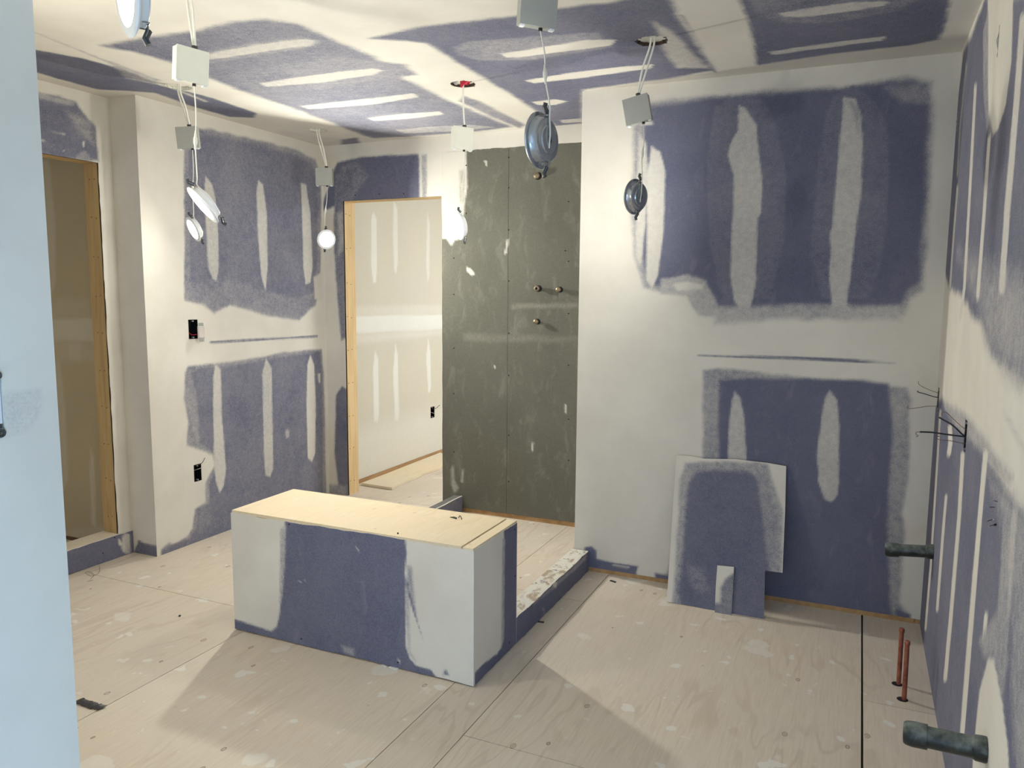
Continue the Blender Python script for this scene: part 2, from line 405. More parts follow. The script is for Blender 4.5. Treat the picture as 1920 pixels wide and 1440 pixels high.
# ------------------------------------------------------------------ ceiling
pc = Plane((0, 0, H), (0, 1, 0), (1, 0, 0))      # u = +y, v = +x, normal down
holes_c = {'a': onz(335, 163, H), 'b': onz(596, 244, H), 'c': onz(868, 158, H), 'd': onz(1222, 77, H)}
H_near1 = np.array([-2.03, 1.95]); H_near2 = np.array([-.87, 2.07])
c_ops = [
 ([(40, 88), (64, 93), (150, 108), (240, 133), (300, 160), (400, 184), (480, 212), (476, 221), (430, 219), (350, 196), (290, 174), (180, 167), (40, 128)], .06, .012, .012),
 ([(196, 112), (260, 135), (300, 150), (290, 158), (240, 148)], .45, .02, .02),
 ([(190, 86), (260, 72), (370, 58), (440, 40), (500, 36), (560, 46), (640, 80), (700, 106), (760, 148), (850, 192), (900, 213), (958, 238), (900, 246), (850, 250), (770, 256), (700, 259), (672, 250), (600, 222), (540, 200), (440, 166), (380, 142), (320, 116), (250, 97)], .16, .03, .02),
 ([(640, 262), (670, 258), (676, 270), (640, 272)], .2, .02, .01),
 ([(370, 108), (390, 96), (480, 80), (560, 70), (600, 76), (592, 88), (520, 98), (440, 112), (395, 118)], .3, .015, .01),
 ([(380, 103), (480, 84), (570, 73), (592, 76), (585, 85), (520, 93), (440, 106), (390, 112)], .76, .006, .004),
 ([(430, 140), (520, 120), (640, 108), (760, 120), (780, 140), (700, 150), (600, 168), (480, 176)], .22, .02, .02),
 ([(486, 156), (560, 145), (640, 134), (700, 128), (718, 132), (700, 140), (600, 155), (500, 163)], .76, .005, .003),
 ([(563, 199), (620, 192), (700, 184), (775, 175), (786, 182), (700, 196), (580, 205)], .76, .005, .003),
 ([(688, 221), (760, 213), (825, 209), (832, 215), (760, 223), (700, 227)], .76, .005, .003),
 ([(740, 244), (800, 238), (880, 234), (930, 238), (860, 246), (760, 250)], .5, .008, .004),
 ([(870, 180), (900, 190), (985, 234), (975, 240), (920, 218), (862, 190)], .25, .02, .01),
 ([(690, 72), (765, 55), (800, 49), (900, 37), (980, 28), (1040, 16), (1150, 3), (1210, -12), (1252, -12), (1275, 35), (1338, 132), (1250, 148), (1180, 157), (1092, 168), (1092, 231), (1040, 236), (1010, 212), (960, 178), (850, 112), (800, 80)], .07, .02, .015),
 ([(852, 88), (880, 78), (980, 70), (1120, 60), (1135, 75), (1150, 88), (1000, 112), (900, 114), (860, 104)], .26, .012, .01),
 ([(940, 101), (1020, 88), (1100, 75), (1155, 74), (1147, 85), (1060, 96), (980, 107), (950, 108)], .95, .005, .003),
 ([(983, 151), (1060, 138), (1150, 127), (1226, 120), (1220, 128), (1100, 145), (1000, 156)], .95, .005, .003),
 ([(996, 191), (1040, 186), (1064, 190), (1040, 197), (1010, 197)], .9, .005, .003),
 ([(1050, 225), (1092, 222), (1100, 228), (1055, 231)], .7, .005, .003),
 ([(1225, 40), (1262, 60), (1300, 100), (1330, 128), (1270, 128), (1250, 100)], .75, .02, .02),
 ([(1376, -12), (1782, -12), (1774, 40), (1762, 74), (1700, 86), (1560, 101), (1420, 123), (1414, 80), (1402, 40), (1392, 10)], .05, .012, .01),
 ([(1400, -12), (1520, -12), (1600, -12), (1730, -8), (1680, 22), (1560, 42), (1480, 44), (1420, 30)], .18, .015, .01),
 ([(1462, 25), (1500, 18), (1600, 4), (1667, 2), (1660, 11), (1580, 23), (1500, 32), (1468, 31)], .75, .005, .003),
 ([(1440, 98), (1500, 88), (1600, 75), (1662, 68), (1655, 76), (1560, 88), (1450, 103)], .72, .005, .003),
 ([(1276, 28), (1280, 28), (1344, 135), (1340, 137)], .45, .004, .0),
 ([(60, 60), (62, 58), (390, 190), (386, 192)], .7, .006, .0),
]
circ = [(p[1], p[0], r) for p, r in ((holes_c['a'], .062), (holes_c['b'], .058), (holes_c['c'], .06), (holes_c['d'], .062), ((H_near1[0], H_near1[1]), .06), ((H_near2[0], H_near2[1]), .06))]
ceiling = sheet('ceiling', pc, .75, 4.46, -3.78, XR+.02, .013, 1.0, c_ops, m_dry, circ=circ, thick=.0131, seed=11)
tag(ceiling, kind='structure')
# slab above, and plain ceilings over the corridor, closet and back room
sl = MB(); sl.box((-5.2, -2.6, H+.10), (XR+.2, 7.3, H+.2)); sl.box((-1.6, -2.55, H), (XR+.02, .75, H+.10)); sl.box((-5.2, 4.47, H), (XR+.2, 7.3, H+.10))
sl.box((-5.2, -2.55, H), (-3.79, 4.47, H+.10))
tag(sl.build('ceiling', m_paper), kind='structure')
for k, (p, r, mt) in enumerate(((holes_c['a'], .062, m_galw), (holes_c['b'], .058, m_galw), (holes_c['c'], .06, m_base), (holes_c['d'], .062, m_base), (H_near1, .06, m_base), (H_near2, .06, m_base))):
    sv = MB(); mt4 = Matrix.Translation((p[0], p[1], H+.001))
    sv.lathe([(r, 0), (r-.002, .0), (r-.004, .045), (r, .045), (r, 0)], mt4, 28, close=False)
    for q in range(10):
        an = q*PI/5; sv.box((-.004, -.0015, 0), (.004, .0015, .04), mt4 @ Matrix.Rotation(an, 4, 'Z') @ Matrix.Translation((0, r-.006, 0)))
    sv.build('hole_sleeve', mt, ceiling)
    dk = MB(); dk.box((-.09, -.09, .05), (.09, .09, .06), mt4); dk.build('hole_cavity', m_void, ceiling)

# ------------------------------------------------------------------ walls
# right wall, faces -x : u=+y, v=+z gives n=+x ; use u=-y
pr = Plane((XR, 0, 0), (0, -1, 0), (0, 0, 1))
def vs_(pts, w): return stroke(pts, w)
r_ops = [
 ([(1806, 100), (1822, 66), (1850, -10), (1990, -10), (1990, 735), (1920, 712), (1858, 665), (1846, 610), (1820, 588), (1806, 556), (1778, 540), (1770, 500), (1782, 350), (1795, 200)], .08, .02, .02),
 ([(1795, 470), (1990, 560), (1990, 760), (1900, 705), (1850, 640), (1830, 560)], .38, .06, .03),
 ([(1852, -10), (1900, -10), (1896, 120), (1885, 200), (1872, 240), (1862, 252), (1853, 215), (1851, 100)], 1, .008, .006),
 ([(1843, 60), (1853, 20), (1852, 200), (1860, 260), (1850, 240), (1844, 180)], .4, .008, .0),
 (vs_([(1918, 30), (1905, 200), (1888, 400), (1878, 545)], 11), .85, .006, .004),
 (vs_([(1829, 160), (1820, 330), (1808, 540), (1800, 600)], 5), .9, .006, .003),
 (vs_([(1855, 255), (1845, 400), (1833, 560)], 6), .9, .006, .003),
 (vs_([(1795, 350), (1788, 440), (1781, 540)], 3.5), .8, .008, .0),
 (vs_([(1812, 120), (1800, 240), (1795, 330)], 3), .5, .008, .0),
 ([(1722, 1190), (1735, 900), (1742, 800), (1753, 762), (1766, 745), (1772, 762), (1790, 790), (1805, 805), (1835, 832), (1868, 890), (1900, 935), (1990, 1050), (1990, 1600), (1745, 1600), (1740, 1330)], .07, .015, .015),
 ([(1850, 880), (1990, 1040), (1990, 1500), (1905, 1500), (1895, 1200), (1880, 1000)], .36, .04, .03),
 ([(1768, 752), (1800, 770), (1840, 812), (1900, 900), (1890, 905), (1830, 835), (1800, 808), (1775, 775)], .5, .02, .02),
 (vs_([(1763, 770), (1755, 900), (1745, 1060), (1735, 1180)], 4), .9, .006, .003),
 (vs_([(1781, 800), (1782, 830), (1779, 852)], 8), .95, .006, .003),
 (vs_([(1774, 930), (1768, 1000), (1757, 1145)], 5), .9, .006, .003),
 (vs_([(1805, 850), (1799, 960), (1786, 1120), (1772, 1275)], 7), .92, .006, .003),
 (vs_([(1848, 850), (1838, 960), (1822, 1150), (1803, 1390)], 9), .95, .006, .003),
 (vs_([(1902, 960), (1892, 1100), (1878, 1255)], 11), .62, .012, .005),
 (vs_([(1849, 1152), (1845, 1200)], 7), 1, .006, .0),
 ([(1853, 1232), (1864, 1236), (1880, 1320), (1890, 1400), (1896, 1600), (1812, 1600), (1826, 1400), (1836, 1300)], 1, .008, .006),
 ([(1836, 1200), (1870, 1150), (1880, 1000), (1890, 1000), (1890, 1240), (1880, 1310), (1862, 1228), (1845, 1230)], .4, .02, .01),
 ([(1878, 770), (1885, 772), (1925, 845), (1918, 845)], .8, .01, .0),
]
bxs = {}
def boxhole(pl, c, w=.055, h=.1): return (c[0]-w/2, c[0]+w/2, c[1]-h/2, c[1]+h/2)
rb1, rb2, rb3 = (-3.665, 1.02), (-2.72, 1.022), (-1.70, 1.0)
slot1 = (-2.672, 2.176); slot2 = (-3.70, 2.157)
rh = [boxhole(pr, rb1), boxhole(pr, rb2), boxhole(pr, rb3), (slot1[0]-.006, slot1[0]+.006, slot1[1]-.045, slot1[1]+.045), (slot2[0]-.004, slot2[0]+.004, slot2[1]-.04, slot2[1]+.04)]
wall_right = sheet('wall_right', pr, -3.76, -1.5, 0.0, H, .0125, 1.0, r_ops, m_dry, holes=rh, thick=.0127, seed=21)
tag(wall_right, kind='structure')
g = MB(); g.box((XR+.0135, -2.55, 0), (XR+.12, 3.8, H)) ; 
me_ = MB(); me_.box((XR, -2.55, 0), (XR+.0127, 1.4995, H)); tag(me_.build('wall_right', m_paper), kind='structure')
tag(MB().box((XR+.06, -2.55, 0), (XR+.16, 4.6, H)).build('wall_right', m_void), kind='structure')

# back right wall, faces -y : u=+x, v=+z -> n = x cross z = -y
p2 = Plane((0, Y2, 0), (1, 0, 0), (0, 0, 1))
w2_ops = [
 ([(1186, 215), (1215, 190), (1340, 180), (1430, 172), (1600, 160), (1700, 143), (1745, 152), (1750, 200), (1745, 330), (1739, 450), (1730, 545), (1706, 560), (1695, 590), (1600, 588), (1500, 586), (1400, 595), (1340, 590), (1318, 556), (1290, 542), (1240, 548), (1208, 540), (1190, 480), (1184, 400), (1188, 300)], .35, .018, .014),
 ([(1206, 240), (1218, 200), (1340, 184), (1430, 178), (1600, 163), (1700, 150), (1735, 160), (1740, 200), (1736, 330), (1728, 450), (1722, 530), (1700, 548), (1688, 578), (1600, 575), (1500, 570), (1400, 580), (1350, 575), (1332, 545), (1310, 530), (1250, 536), (1216, 530), (1203, 480), (1202, 400), (1203, 300)], .03, .014, .012),
 ([(1660, 165), (1720, 158), (1742, 165), (1738, 195), (1690, 190)], .28, .02, .02),
 ([(1340, 200), (1370, 182), (1430, 187), (1455, 230), (1475, 330), (1470, 450), (1450, 540), (1420, 560), (1350, 550), (1330, 450), (1325, 300)], .1, .006, .006),
 ([(1560, 182), (1600, 158), (1640, 190), (1662, 230), (1668, 330), (1655, 480), (1630, 560), (1540, 560), (1520, 480), (1530, 330), (1548, 220)], .1, .006, .006),
 ([(1222, 273), (1238, 284), (1247, 320), (1244, 430), (1234, 515), (1222, 541), (1212, 525), (1213, 420), (1215, 320)], .86, .006, .006),
 ([(1198, 248), (1211, 268), (1216, 330), (1210, 420), (1202, 500), (1192, 480), (1194, 330)], .8, .008, .006),
 ([(1200, 228), (1222, 226), (1226, 234), (1202, 236)], .7, .005, .003),
 ([(1384, 197), (1397, 202), (1418, 235), (1423, 300), (1430, 350), (1427, 400), (1420, 410), (1418, 520), (1412, 558), (1405, 585), (1388, 585), (1376, 560), (1369, 520), (1373, 430), (1376, 330), (1365, 290), (1370, 270), (1384, 245)], .72, .006, .008),
 ([(1581, 182), (1603, 186), (1614, 215), (1617, 300), (1613, 370), (1604, 420), (1597, 510), (1588, 560), (1590, 592), (1560, 592), (1555, 520), (1558, 440), (1569, 330), (1577, 240)], .72, .006, .008),
 ([(1585, 186), (1600, 190), (1612, 215), (1608, 250), (1598, 205)], .5, .008, .0),
 ([(1238, 522), (1290, 514), (1322, 526), (1338, 560), (1350, 592), (1310, 592), (1286, 555), (1240, 552)], .6, .010, .012),
 ([(1262, 532), (1290, 528), (1318, 534), (1318, 542), (1270, 545)], .95, .006, .003),
 ([(1340, 578), (1440, 572), (1560, 574), (1690, 572), (1690, 600), (1560, 598), (1440, 600), (1340, 606)], .6, .02, .02),
 ([(1308, 666), (1400, 667), (1500, 669), (1600, 674), (1680, 680), (1600, 679), (1500, 674), (1400, 671)], .0, .004, .002),
 ([(1318, 695), (1345, 690), (1500, 706), (1700, 728), (1707, 750), (1702, 900), (1692, 960), (1696, 1000), (1688, 1130), (1706, 1150), (1706, 1172), (1240, 1100), (1318, 860)], .42, .012, .012),
 ([(1350, 715), (1400, 709), (1500, 711), (1620, 713), (1666, 720), (1676, 800), (1668, 900), (1665, 1000), (1668, 1080), (1672, 1150), (1688, 1168), (1240, 1110), (1348, 880), (1346, 800)], .02, .012, .01),
 ([(1680, 735), (1700, 735), (1700, 900), (1680, 950)], .45, .02, .015),
 ([(1378, 733), (1388, 745), (1396, 790), (1401, 900), (1364, 900), (1366, 800), (1372, 750)], .66, .006, .006),
 ([(1556, 733), (1570, 750), (1573, 800), (1573, 900), (1570, 928), (1558, 942), (1545, 936), (1534, 900), (1533, 850), (1540, 780), (1548, 745)], .66, .006, .006),
 ([(1680, 1140), (1700, 1150), (1707, 1152), (1707, 1172), (1680, 1168)], .02, .006, .004),
 ([(1096, 1026), (1110, 1024), (1118, 1032), (1119, 1048), (1160, 1056), (1197, 1062), (1193, 1075), (1200, 1088), (1090, 1082)], .02, .006, .006),
 ([(1228, 1074), (1262, 1080), (1262, 1110), (1226, 1100)], .02, .006, .004),
 ([(1148, 1058), (1180, 1063), (1178, 1066), (1150, 1061)], .7, .004, .0),
]
wb = sheet('wall_back_right', p2, XS, XR, 0.022, H, .008, 1.0, w2_ops, m_dry, thick=.0127, seed=31)
tag(wb, kind='structure')
tag(MB().box((XS, Y2+.0135, 0), (XR+.05, Y3+.16, H)).build('wall_back_right', m_paper), kind='structure')
sp_ = MB(); sp_.box((XS+.02, Y2+.002, .0), (XR, Y2+.012, .0215)); sp_.build('sole_plate', m_plate, wb)

# back left wall with doorway
p3 = Plane((0, Y3, 0), (1, 0, 0), (0, 0, 1))
w3_ops = [
 ([(622, 330), (632, 305), (680, 294), (785, 289), (787, 375), (640, 380), (600, 400)], .05, .010, .012),
 ([(790, 290), (800, 289), (800, 372), (792, 372)], .5, .01, .005),
 ([(640, 310), (670, 303), (690, 330), (660, 372), (640, 375)], .22, .02, .02),
 ([(627, 330), (660, 310), (660, 630), (640, 638), (632, 560), (626, 450)], .2, .010, .010),
 ([(633, 400), (641, 395), (644, 470), (636, 480)], .6, .02, .02),
 ([(630, 740), (641, 724), (665, 740), (665, 945), (638, 940), (627, 850)], .08, .010, .008),
 ([(608, 905), (650, 912), (650, 940), (605, 930)], .4, .02, .01),
]
wl = sheet('wall_back_left', p3, XL, DX1, 0.0, H, .010, 1.0, w3_ops, m_dry, holes=[(DX0, DX1+.01, -.01, DZ)], thick=.0127, seed=41)
tag(wl, kind='structure')
wlc = MB(); wlc.box((XL-.2, Y3+.0135, 0), (DX0-.038, Y3+.115, H)); wlc.box((DX0-.038, Y3+.0135, DZ+.038), (DX1, Y3+.115, H)); wlc.box((DX1, Y3+.0135, 0), (XS, Y3+.115, H))
tag(wlc.build('wall_back_left', m_paper), kind='structure')
d1 = MB().box((DX0-.038, Y3+.0005, 0), (DX0, Y3+.13, DZ)).build('door_1', m_stud); tag(d1, kind='structure')
MB().box((DX0-.038, Y3+.001, DZ), (DX1, Y3+.129, DZ+.038)).build('header_board', m_stud, d1)
MB().box((DX1, Y3+.016, 0), (DX1+.02, Y3+.129, DZ)).build('jamb_stud', m_stud, d1)
def dots(name, pts, n, r, mat, parent, h=.0006):
    d = MB(); nv = Vector(n).normalized()
    for p in pts: d.lathe([(r, -.0005), (r*.9, h), (r*.3, h)], frame_z(p, nv, (0.01, 0.02, 1)), 8)
    return tag(d.build(name, mat, parent), kind='stuff')
rr = random.Random(3)
pts = []
for k in range(9):
    z = .1+k*.235
    pts += [(DX0+.0002, Y3+.03, z), (DX0+.0002, Y3+.075, z+rr.uniform(-.01, .01))]
dots('nail_hole', pts, (1, 0, 0), .004, m_darkwood, d1)
dots('drywall_screw', [tuple(p3.w(*p3.px(x, y))) for x, y in ((666, 366), (711, 364), (757, 363))], (0, -1, 0), .0045, m_void, wl)

# shower back wall: green backer boards with a recessed joint
gx0 = DX1+.002; gz = 2.335
pg = Plane((0, Y3-.012, 0), (1, 0, 0), (0, 0, 1))
g_ops = [
 ([(800, 260), (874, 262), (874, 290), (876, 350), (871, 385), (868, 420), (864, 446), (852, 452), (846, 461), (836, 448), (800, 446)], .97, .006, .008),
 ([(862, 320), (872, 318), (872, 380), (862, 380)], .6, .012, .012),
 ([(874, 500), (884, 505), (890, 514), (884, 517), (876, 510)], .9, .004, .003),
 ([(1058, 760), (1062, 758), (1061, 775), (1058, 778)], .9, .003, .0), ([(998, 830), (1001, 828), (1000, 845), (996, 846)], .9, .003, .0),
 ([(950, 450), (956, 448), (950, 475), (945, 478)], .8, .003, .0), ([(908, 303), (914, 300), (912, 312)], .8, .003, .0),
 ([(926, 686), (930, 685), (928, 692)], .9, .003, .0),
 ([(845, 880), (850, 870), (852, 900), (860, 915), (852, 925), (846, 910)], .5, .008, .005),
 ([(866, 880), (870, 880), (868, 905), (864, 905)], .5, .006, .0),
 ([(870, 625), (1085, 632), (1085, 640), (870, 640)], .10, .02, .02), ([(960, 570), (1085, 568), (1085, 576), (960, 580)], .12, .012, .01),
 ([(1037, 520), (1042, 515), (1042, 560), (1039, 560)], .1, .01, .0),
]
ws = MB().box((DX1+.02, Y3-.0003, 0), (XS, Y3+.0135, H)).build('wall_shower', m_paper); tag(ws, kind='structure')
seam = -2.024
for k, (a, b, zb) in enumerate(((gx0, seam-.0012, .03), (seam+.0012, XS-.002, .03))):
    ol = [(a, zb), (b, zb), (b, gz), (a, gz)]
    board('backer_board', pg, ragged(ol, .002, 30, 5+k, skip=(1,) if k == 0 else (1, 3)), .0115, 0.0, g_ops, m_green, .011, ws, 51+k, edge=.2)
MB().box((DX1, Y3-.006, .0), (XS-.002, Y3-.001, .029)).build('sole_plate', m_plate, ws)
u_ops = [([(785, 240), (1100, 225), (1100, 262), (872, 286), (785, 300)], 1, .01, .0)]
# compound band above the boards
sheet('taped_band', Plane((0, Y3-.0105, 0), (1, 0, 0), (0, 0, 1)), DX1+.001, XS-.002, gz-.004, H-.001, .02, 1.0, [], m_dry, thick=.008, parent=ws)
sx = [(954, y) for y in (295, 352, 431, 527, 625, 704, 816, 903)]+[(851, y) for y in (484, 552, 653, 738, 847)]+[(1066, y) for y in (378, 490, 588, 685, 786, 863)]+[(1060, 470), (874, 310), (874, 400)]
dots('board_screw', [tuple(pg.w(*pg.px(x, y))) for x, y in sx], (0, -1, 0), .0048, m_void, ws)

# left wall (x = XL), faces +x : u=+y, v=+z -> n=+x
pL = Plane((XL, 0, 0), (0, 1, 0), (0, 0, 1))
l_ops = [
 ([(346, 250), (352, 240), (400, 244), (480, 262), (560, 282), (592, 300), (601, 330), (602, 400), (601, 500), (597, 545), (592, 572), (560, 600), (500, 592), (430, 572), (403, 588), (385, 572), (346, 563)], .3, .012, .012),
 ([(352, 290), (362, 258), (400, 252), (480, 270), (555, 292), (585, 306), (594, 335), (596, 400), (595, 490), (590, 545), (560, 562), (500, 545), (430, 550), (380, 540), (356, 530)], .13, .015, .012),
 ([(346, 250), (352, 244), (356, 400), (352, 560), (346, 560)], .25, .008, .004),
 ([(358, 535), (395, 520), (470, 535), (520, 560), (590, 560), (560, 598), (430, 570), (400, 585), (380, 570), (355, 562)], .22, .02, .02),
 ([(385, 330), (398, 345), (405, 380), (409, 430), (410, 500), (406, 528), (398, 522), (390, 500), (387, 430), (382, 380)], .72, .006, .005),
 ([(484, 337), (493, 347), (500, 400), (502, 500), (498, 545), (490, 520), (484, 440), (481, 360)], .8, .006, .004),
 ([(564, 343), (574, 347), (582, 400), (586, 500), (582, 530), (573, 533), (569, 500), (567, 420)], .8, .006, .004),
 ([(450, 380), (462, 385), (470, 520), (455, 530), (450, 450)], .13, .012, .006),
 ([(532, 400), (552, 400), (556, 530), (536, 530)], .13, .015, .006),
 ([(588, 520), (604, 510), (604, 565), (590, 560)], .9, .01, .0),
 ([(392, 640), (500, 634), (595, 629), (595, 632), (500, 638), (395, 644)], .1, .005, .0),
 ([(347, 700), (352, 687), (440, 677), (500, 668), (531, 660), (603, 655), (607, 700), (612, 935), (430, 1008), (302, 1050), (302, 1030), (318, 1018), (324, 1021), (352, 1006), (361, 990), (365, 955), (385, 942), (385, 905), (402, 872), (398, 852), (370, 842), (350, 835), (352, 790), (346, 750)], .3, .010, .008),
 ([(360, 700), (372, 690), (440, 685), (500, 674), (535, 668), (600, 661), (604, 700), (606, 935), (430, 1008), (302, 1050), (302, 1035), (320, 1022), (356, 1010), (368, 990), (372, 958), (392, 944), (392, 905), (408, 872), (400, 850), (374, 830), (372, 780), (368, 740)], .12, .010, .008),
 ([(371, 955), (396, 950), (392, 985), (372, 1000)], .2, .02, .01),
 ([(404, 683), (413, 692), (416, 780), (424, 880), (420, 910), (412, 925), (404, 900), (402, 880), (400, 780), (400, 705)], .8, .005, .004),
 ([(499, 671), (509, 690), (511, 780), (512, 880), (507, 894), (498, 892), (495, 860), (492, 700)], .7, .005, .004),
 ([(582, 665), (589, 685), (592, 760), (591, 850), (585, 866), (577, 858), (575, 760), (576, 685)], .92, .005, .004),
 ([(535, 808), (541, 803), (543, 818), (537, 822)], .5, .006, .003),
 ([(596, 700), (601, 700), (600, 718), (597, 716)], .8, .004, .0),
]
so1 = (3.247, 1.232); so2 = (3.237, .405)
wL = sheet('wall_left', pL, Y4+.0007, Y3, 0.0, H, .009, 1.0, l_ops, m_dry, holes=[(so1[0]-.034, so1[0]+.034, so1[1]-.055, so1[1]+.055), (so2[0]-.028, so2[0]+.028, so2[1]-.05, so2[1]+.05)], thick=.0127, seed=61)
tag(wL, kind='structure')
tag(MB().box((XL-.20, Y4+.02, 0), (XL-.06, Y3+.0, H)).build('wall_left', m_void), kind='structure')
# column face, faces -y
p4 = Plane((0, Y4, 0), (1, 0, 0), (0, 0, 1))
col_ops = [([(258, 1012), (270, 1018), (306, 1026), (306, 1050), (250, 1038), (258, 1020)], .1, .006, .006), ([(238, 1000), (250, 1005), (252, 1030), (240, 1030)], .9, .005, .004)]
wc = sheet('wall_column', p4, XQ+.0005, XL-.0006, 0.0, H, .01, 1.0, col_ops, m_dry, thick=.0127, seed=71); tag(wc, kind='structure')
# recessed wall with closet opening, faces +x
p5 = Plane((XQ, 0, 0), (0, 1, 0), (0, 0, 1))
q_ops = [
 ([(40, 166), (66, 172), (110, 181), (144, 190), (150, 203), (165, 222), (172, 228), (179, 237), (181, 262), (184, 302), (40, 292)], .1, .008, .012),
 ([(66, 172), (110, 182), (140, 192), (138, 200), (100, 190), (66, 182)], .5, .010, .008),
 ([(150, 215), (172, 230), (176, 270), (160, 262), (120, 210)], .3, .02, .02),
 ([(90, 246), (106, 249), (122, 252), (106, 251)], .9, .002, .0), ([(155, 266), (160, 264), (158, 274), (155, 276)], .9, .003, .0), ([(94, 272), (102, 272), (100, 275)], .9, .003, .0), ([(114, 278), (122, 282), (122, 287)], .5, .004, .0),
 ([(60, 258), (66, 262), (84, 262), (82, 266)], .7, .004, .004),
 ([(150, 286), (160, 285), (172, 295), (172, 302), (140, 298)], .3, .008, .008),
]
wq = sheet('wall_recess', p5, .75, Y4, 0.0, H, .010, 1.0, q_ops, m_dry, holes=[(1.75, OY1, .125, OZ)], thick=.0127, seed=81); tag(wq, kind='structure')
wqb = MB(); wqb.box((XQ-.115, .75, 0), (XQ-.0135, 1.70, H)); wqb.box((XQ-.115, 1.70, OZ+.038), (XQ-.0135, Y4, H)); wqb.box((XQ-.115, OY1+.038, 0), (XQ-.0135, Y4+.02, H))
tag(wqb.build('wall_recess', m_paper), kind='structure')
d2 = MB().box((XQ-.115, OY1, .10), (XQ-.001, OY1+.038, OZ)).build('door_2', m_studd); tag(d2, kind='structure')
MB().box((XQ-.115, 1.70, OZ), (XQ-.001, OY1+.038, OZ+.038)).build('header_board', m_studd, d2)
MB().box((XQ-.115, 1.712, .10), (XQ-.001, 1.75, OZ)).build('jamb_stud', m_studd, d2)
pts = []
for k in range(10):
    z = .22+k*.2
    pts += [(XQ-.04, OY1-.0002, z), (XQ-.075, OY1-.0002, z+rr.uniform(-.01, .01))]
dots('nail_hole', pts, (0, -1, 0), .0035, m_darkwood, d2)
# ragged drywall edge proud of the closet stud
board('paper_edge', Plane((XQ, 0, 0), (0, 1, 0), (0, 0, 1)), ragged([(OY1-.004, .13), (OY1+.012, .13), (OY1+.012, OZ), (OY1-.004, OZ)], .0022, 60, 9, skip=(0, 1, 2)), -.0025, 1.0, [], m_dry, .05, d2)

# closet interior
pk = Plane((0, 2.925, 0), (1, 0, 0), (0, 0, 1))
k_ops = [
 ([(78, 300), (92, 300), (104, 420), (104, 530), (95, 560), (80, 560)], .75, .012, .004),
 ([(100, 672), (112, 672), (122, 760), (128, 900), (118, 920), (104, 800)], .7, .012, .004),
 ([(60, 560), (170, 560), (175, 598), (60, 598)], .35, .03, .02), ([(60, 598), (180, 598), (182, 640), (60, 640)], .95, .006, .0), ([(60, 640), (180, 640), (182, 680), (60, 676)], .4, .03, .02),
 ([(170, 840), (176, 860), (180, 990), (172, 985), (168, 880)], .8, .006, .003),
 ([(128, 645), (150, 645), (150, 676), (130, 672)], .7, .02, .01),
 ([(100, 1000), (200, 985), (200, 1004), (100, 1014)], .5, .02, .01),
]
wk = sheet('wall_closet', pk, -5.0, XQ-.1155, 0.02, H, .014, 0.1, k_ops, m_tan, thick=.0127, seed=91); tag(wk, kind='structure')
MB().box((-5.0, 2.92, 0), (XQ-.116, 2.9365, .019)).build('sole_plate', m_darkwood, wk)
tag(MB().box((-5.1, .75, 0), (-4.99, 3.0, H)).build('wall_closet', m_paper), kind='structure')
# back room
pb = Plane((-3.40, 0, 0), (0, 1, 0), (0, 0, 1))
b_ops = [
 ([(640, 575), (840, 571), (840, 590), (640, 593)], .45, .02, .01), ([(640, 593), (840, 590), (840, 617), (640, 626)], .98, .006, .0), ([(640, 626), (840, 617), (840, 626), (640, 648)], .5, .03, .01),
 ([(700, 396), (706, 412), (707, 500), (705, 530), (700, 530), (696, 500), (696, 412)], .9, .006, .002),
 ([(738, 376), (745, 390), (746, 490), (743, 515), (739, 505), (737, 440)], .8, .008, .002),
 ([(801, 396), (806, 420), (805, 520), (802, 528), (799, 500)], .7, .008, .002),
 ([(703, 656), (709, 672), (711, 770), (709, 790), (702, 790), (699, 700)], .95, .006, .002),
 ([(741, 645), (746, 665), (748, 770), (748, 788), (741, 788), (737, 700)], .95, .006, .002),
 ([(803, 634), (807, 660), (808, 725), (806, 738), (803, 735), (799, 670)], .9, .006, .002),
 ([(620, 820), (840, 760), (840, 860), (620, 930)], .55, .12, .02),
]
bo = (5.857, .397)
wbk = sheet('wall_back_room_left', pb, Y3+.115, 7.05, .035, H, .014, .15, b_ops, m_cream, holes=[(bo[0]-.035, bo[0]+.035, bo[1]-.05, bo[1]+.05)], thick=.0127, seed=95); tag(wbk, kind='structure')
MB().box((-3.44, Y3+.13, 0), (-3.405, 7.05, .0345)).build('sole_plate', m_plate, wbk)
tag(MB().box((-3.6, Y3+.13, 0), (-3.45, 7.1, H)).build('wall_back_room_left', m_void), kind='structure')
tag(MB().box((-3.6, 7.05, 0), (XR+.1, 7.15, H)).build('wall_back_room_far', m_paper), kind='structure')
tag(MB().box((-.3, Y3+.16, 0), (-.2, 7.05, H)).build('wall_back_room_right', m_paper), kind='structure')

# near left wall : faces +x
pn = Plane((XN, 0, 0), (0, 1, 0), (0, 0, 1))
n_ops = [([(4, 739), (30, 737), (80, 730), (76, 742), (84, 752), (78, 770), (70, 782), (66, 798), (46, 812), (16, 816), (22, 806), (2, 798)], .87, .004, .003), ([(0, 690), (60, 660), (40, 670), (5, 700)], .95, .01, .0)]
n_ops = [(a, b, c, d) for a, b, c, d in n_ops]
sw = (.784, 1.262)
wn = sheet('wall_near_left', pn, -.6, YN, 0.0, H, .012, 1.0, n_ops, m_dry, holes=[(sw[0]-.033, sw[0]+.026, sw[1]-.053, sw[1]+.053)], thick=.0127, seed=99); tag(wn, kind='structure')
tag(MB().box((XN-.12, -2.45, 0), (XN-.06, YN-.002, H)).build('wall_near_left', m_paper), kind='structure')
MB().box((XN-.12, YN-.0015, 0), (XN-.02, YN+.001, H)).build('wall_end_board', m_paper, wn)
tag(MB().box((XN-.0127, -2.45, 0), (XN, -.6005, H)).build('wall_near_left', m_paper), kind='structure')
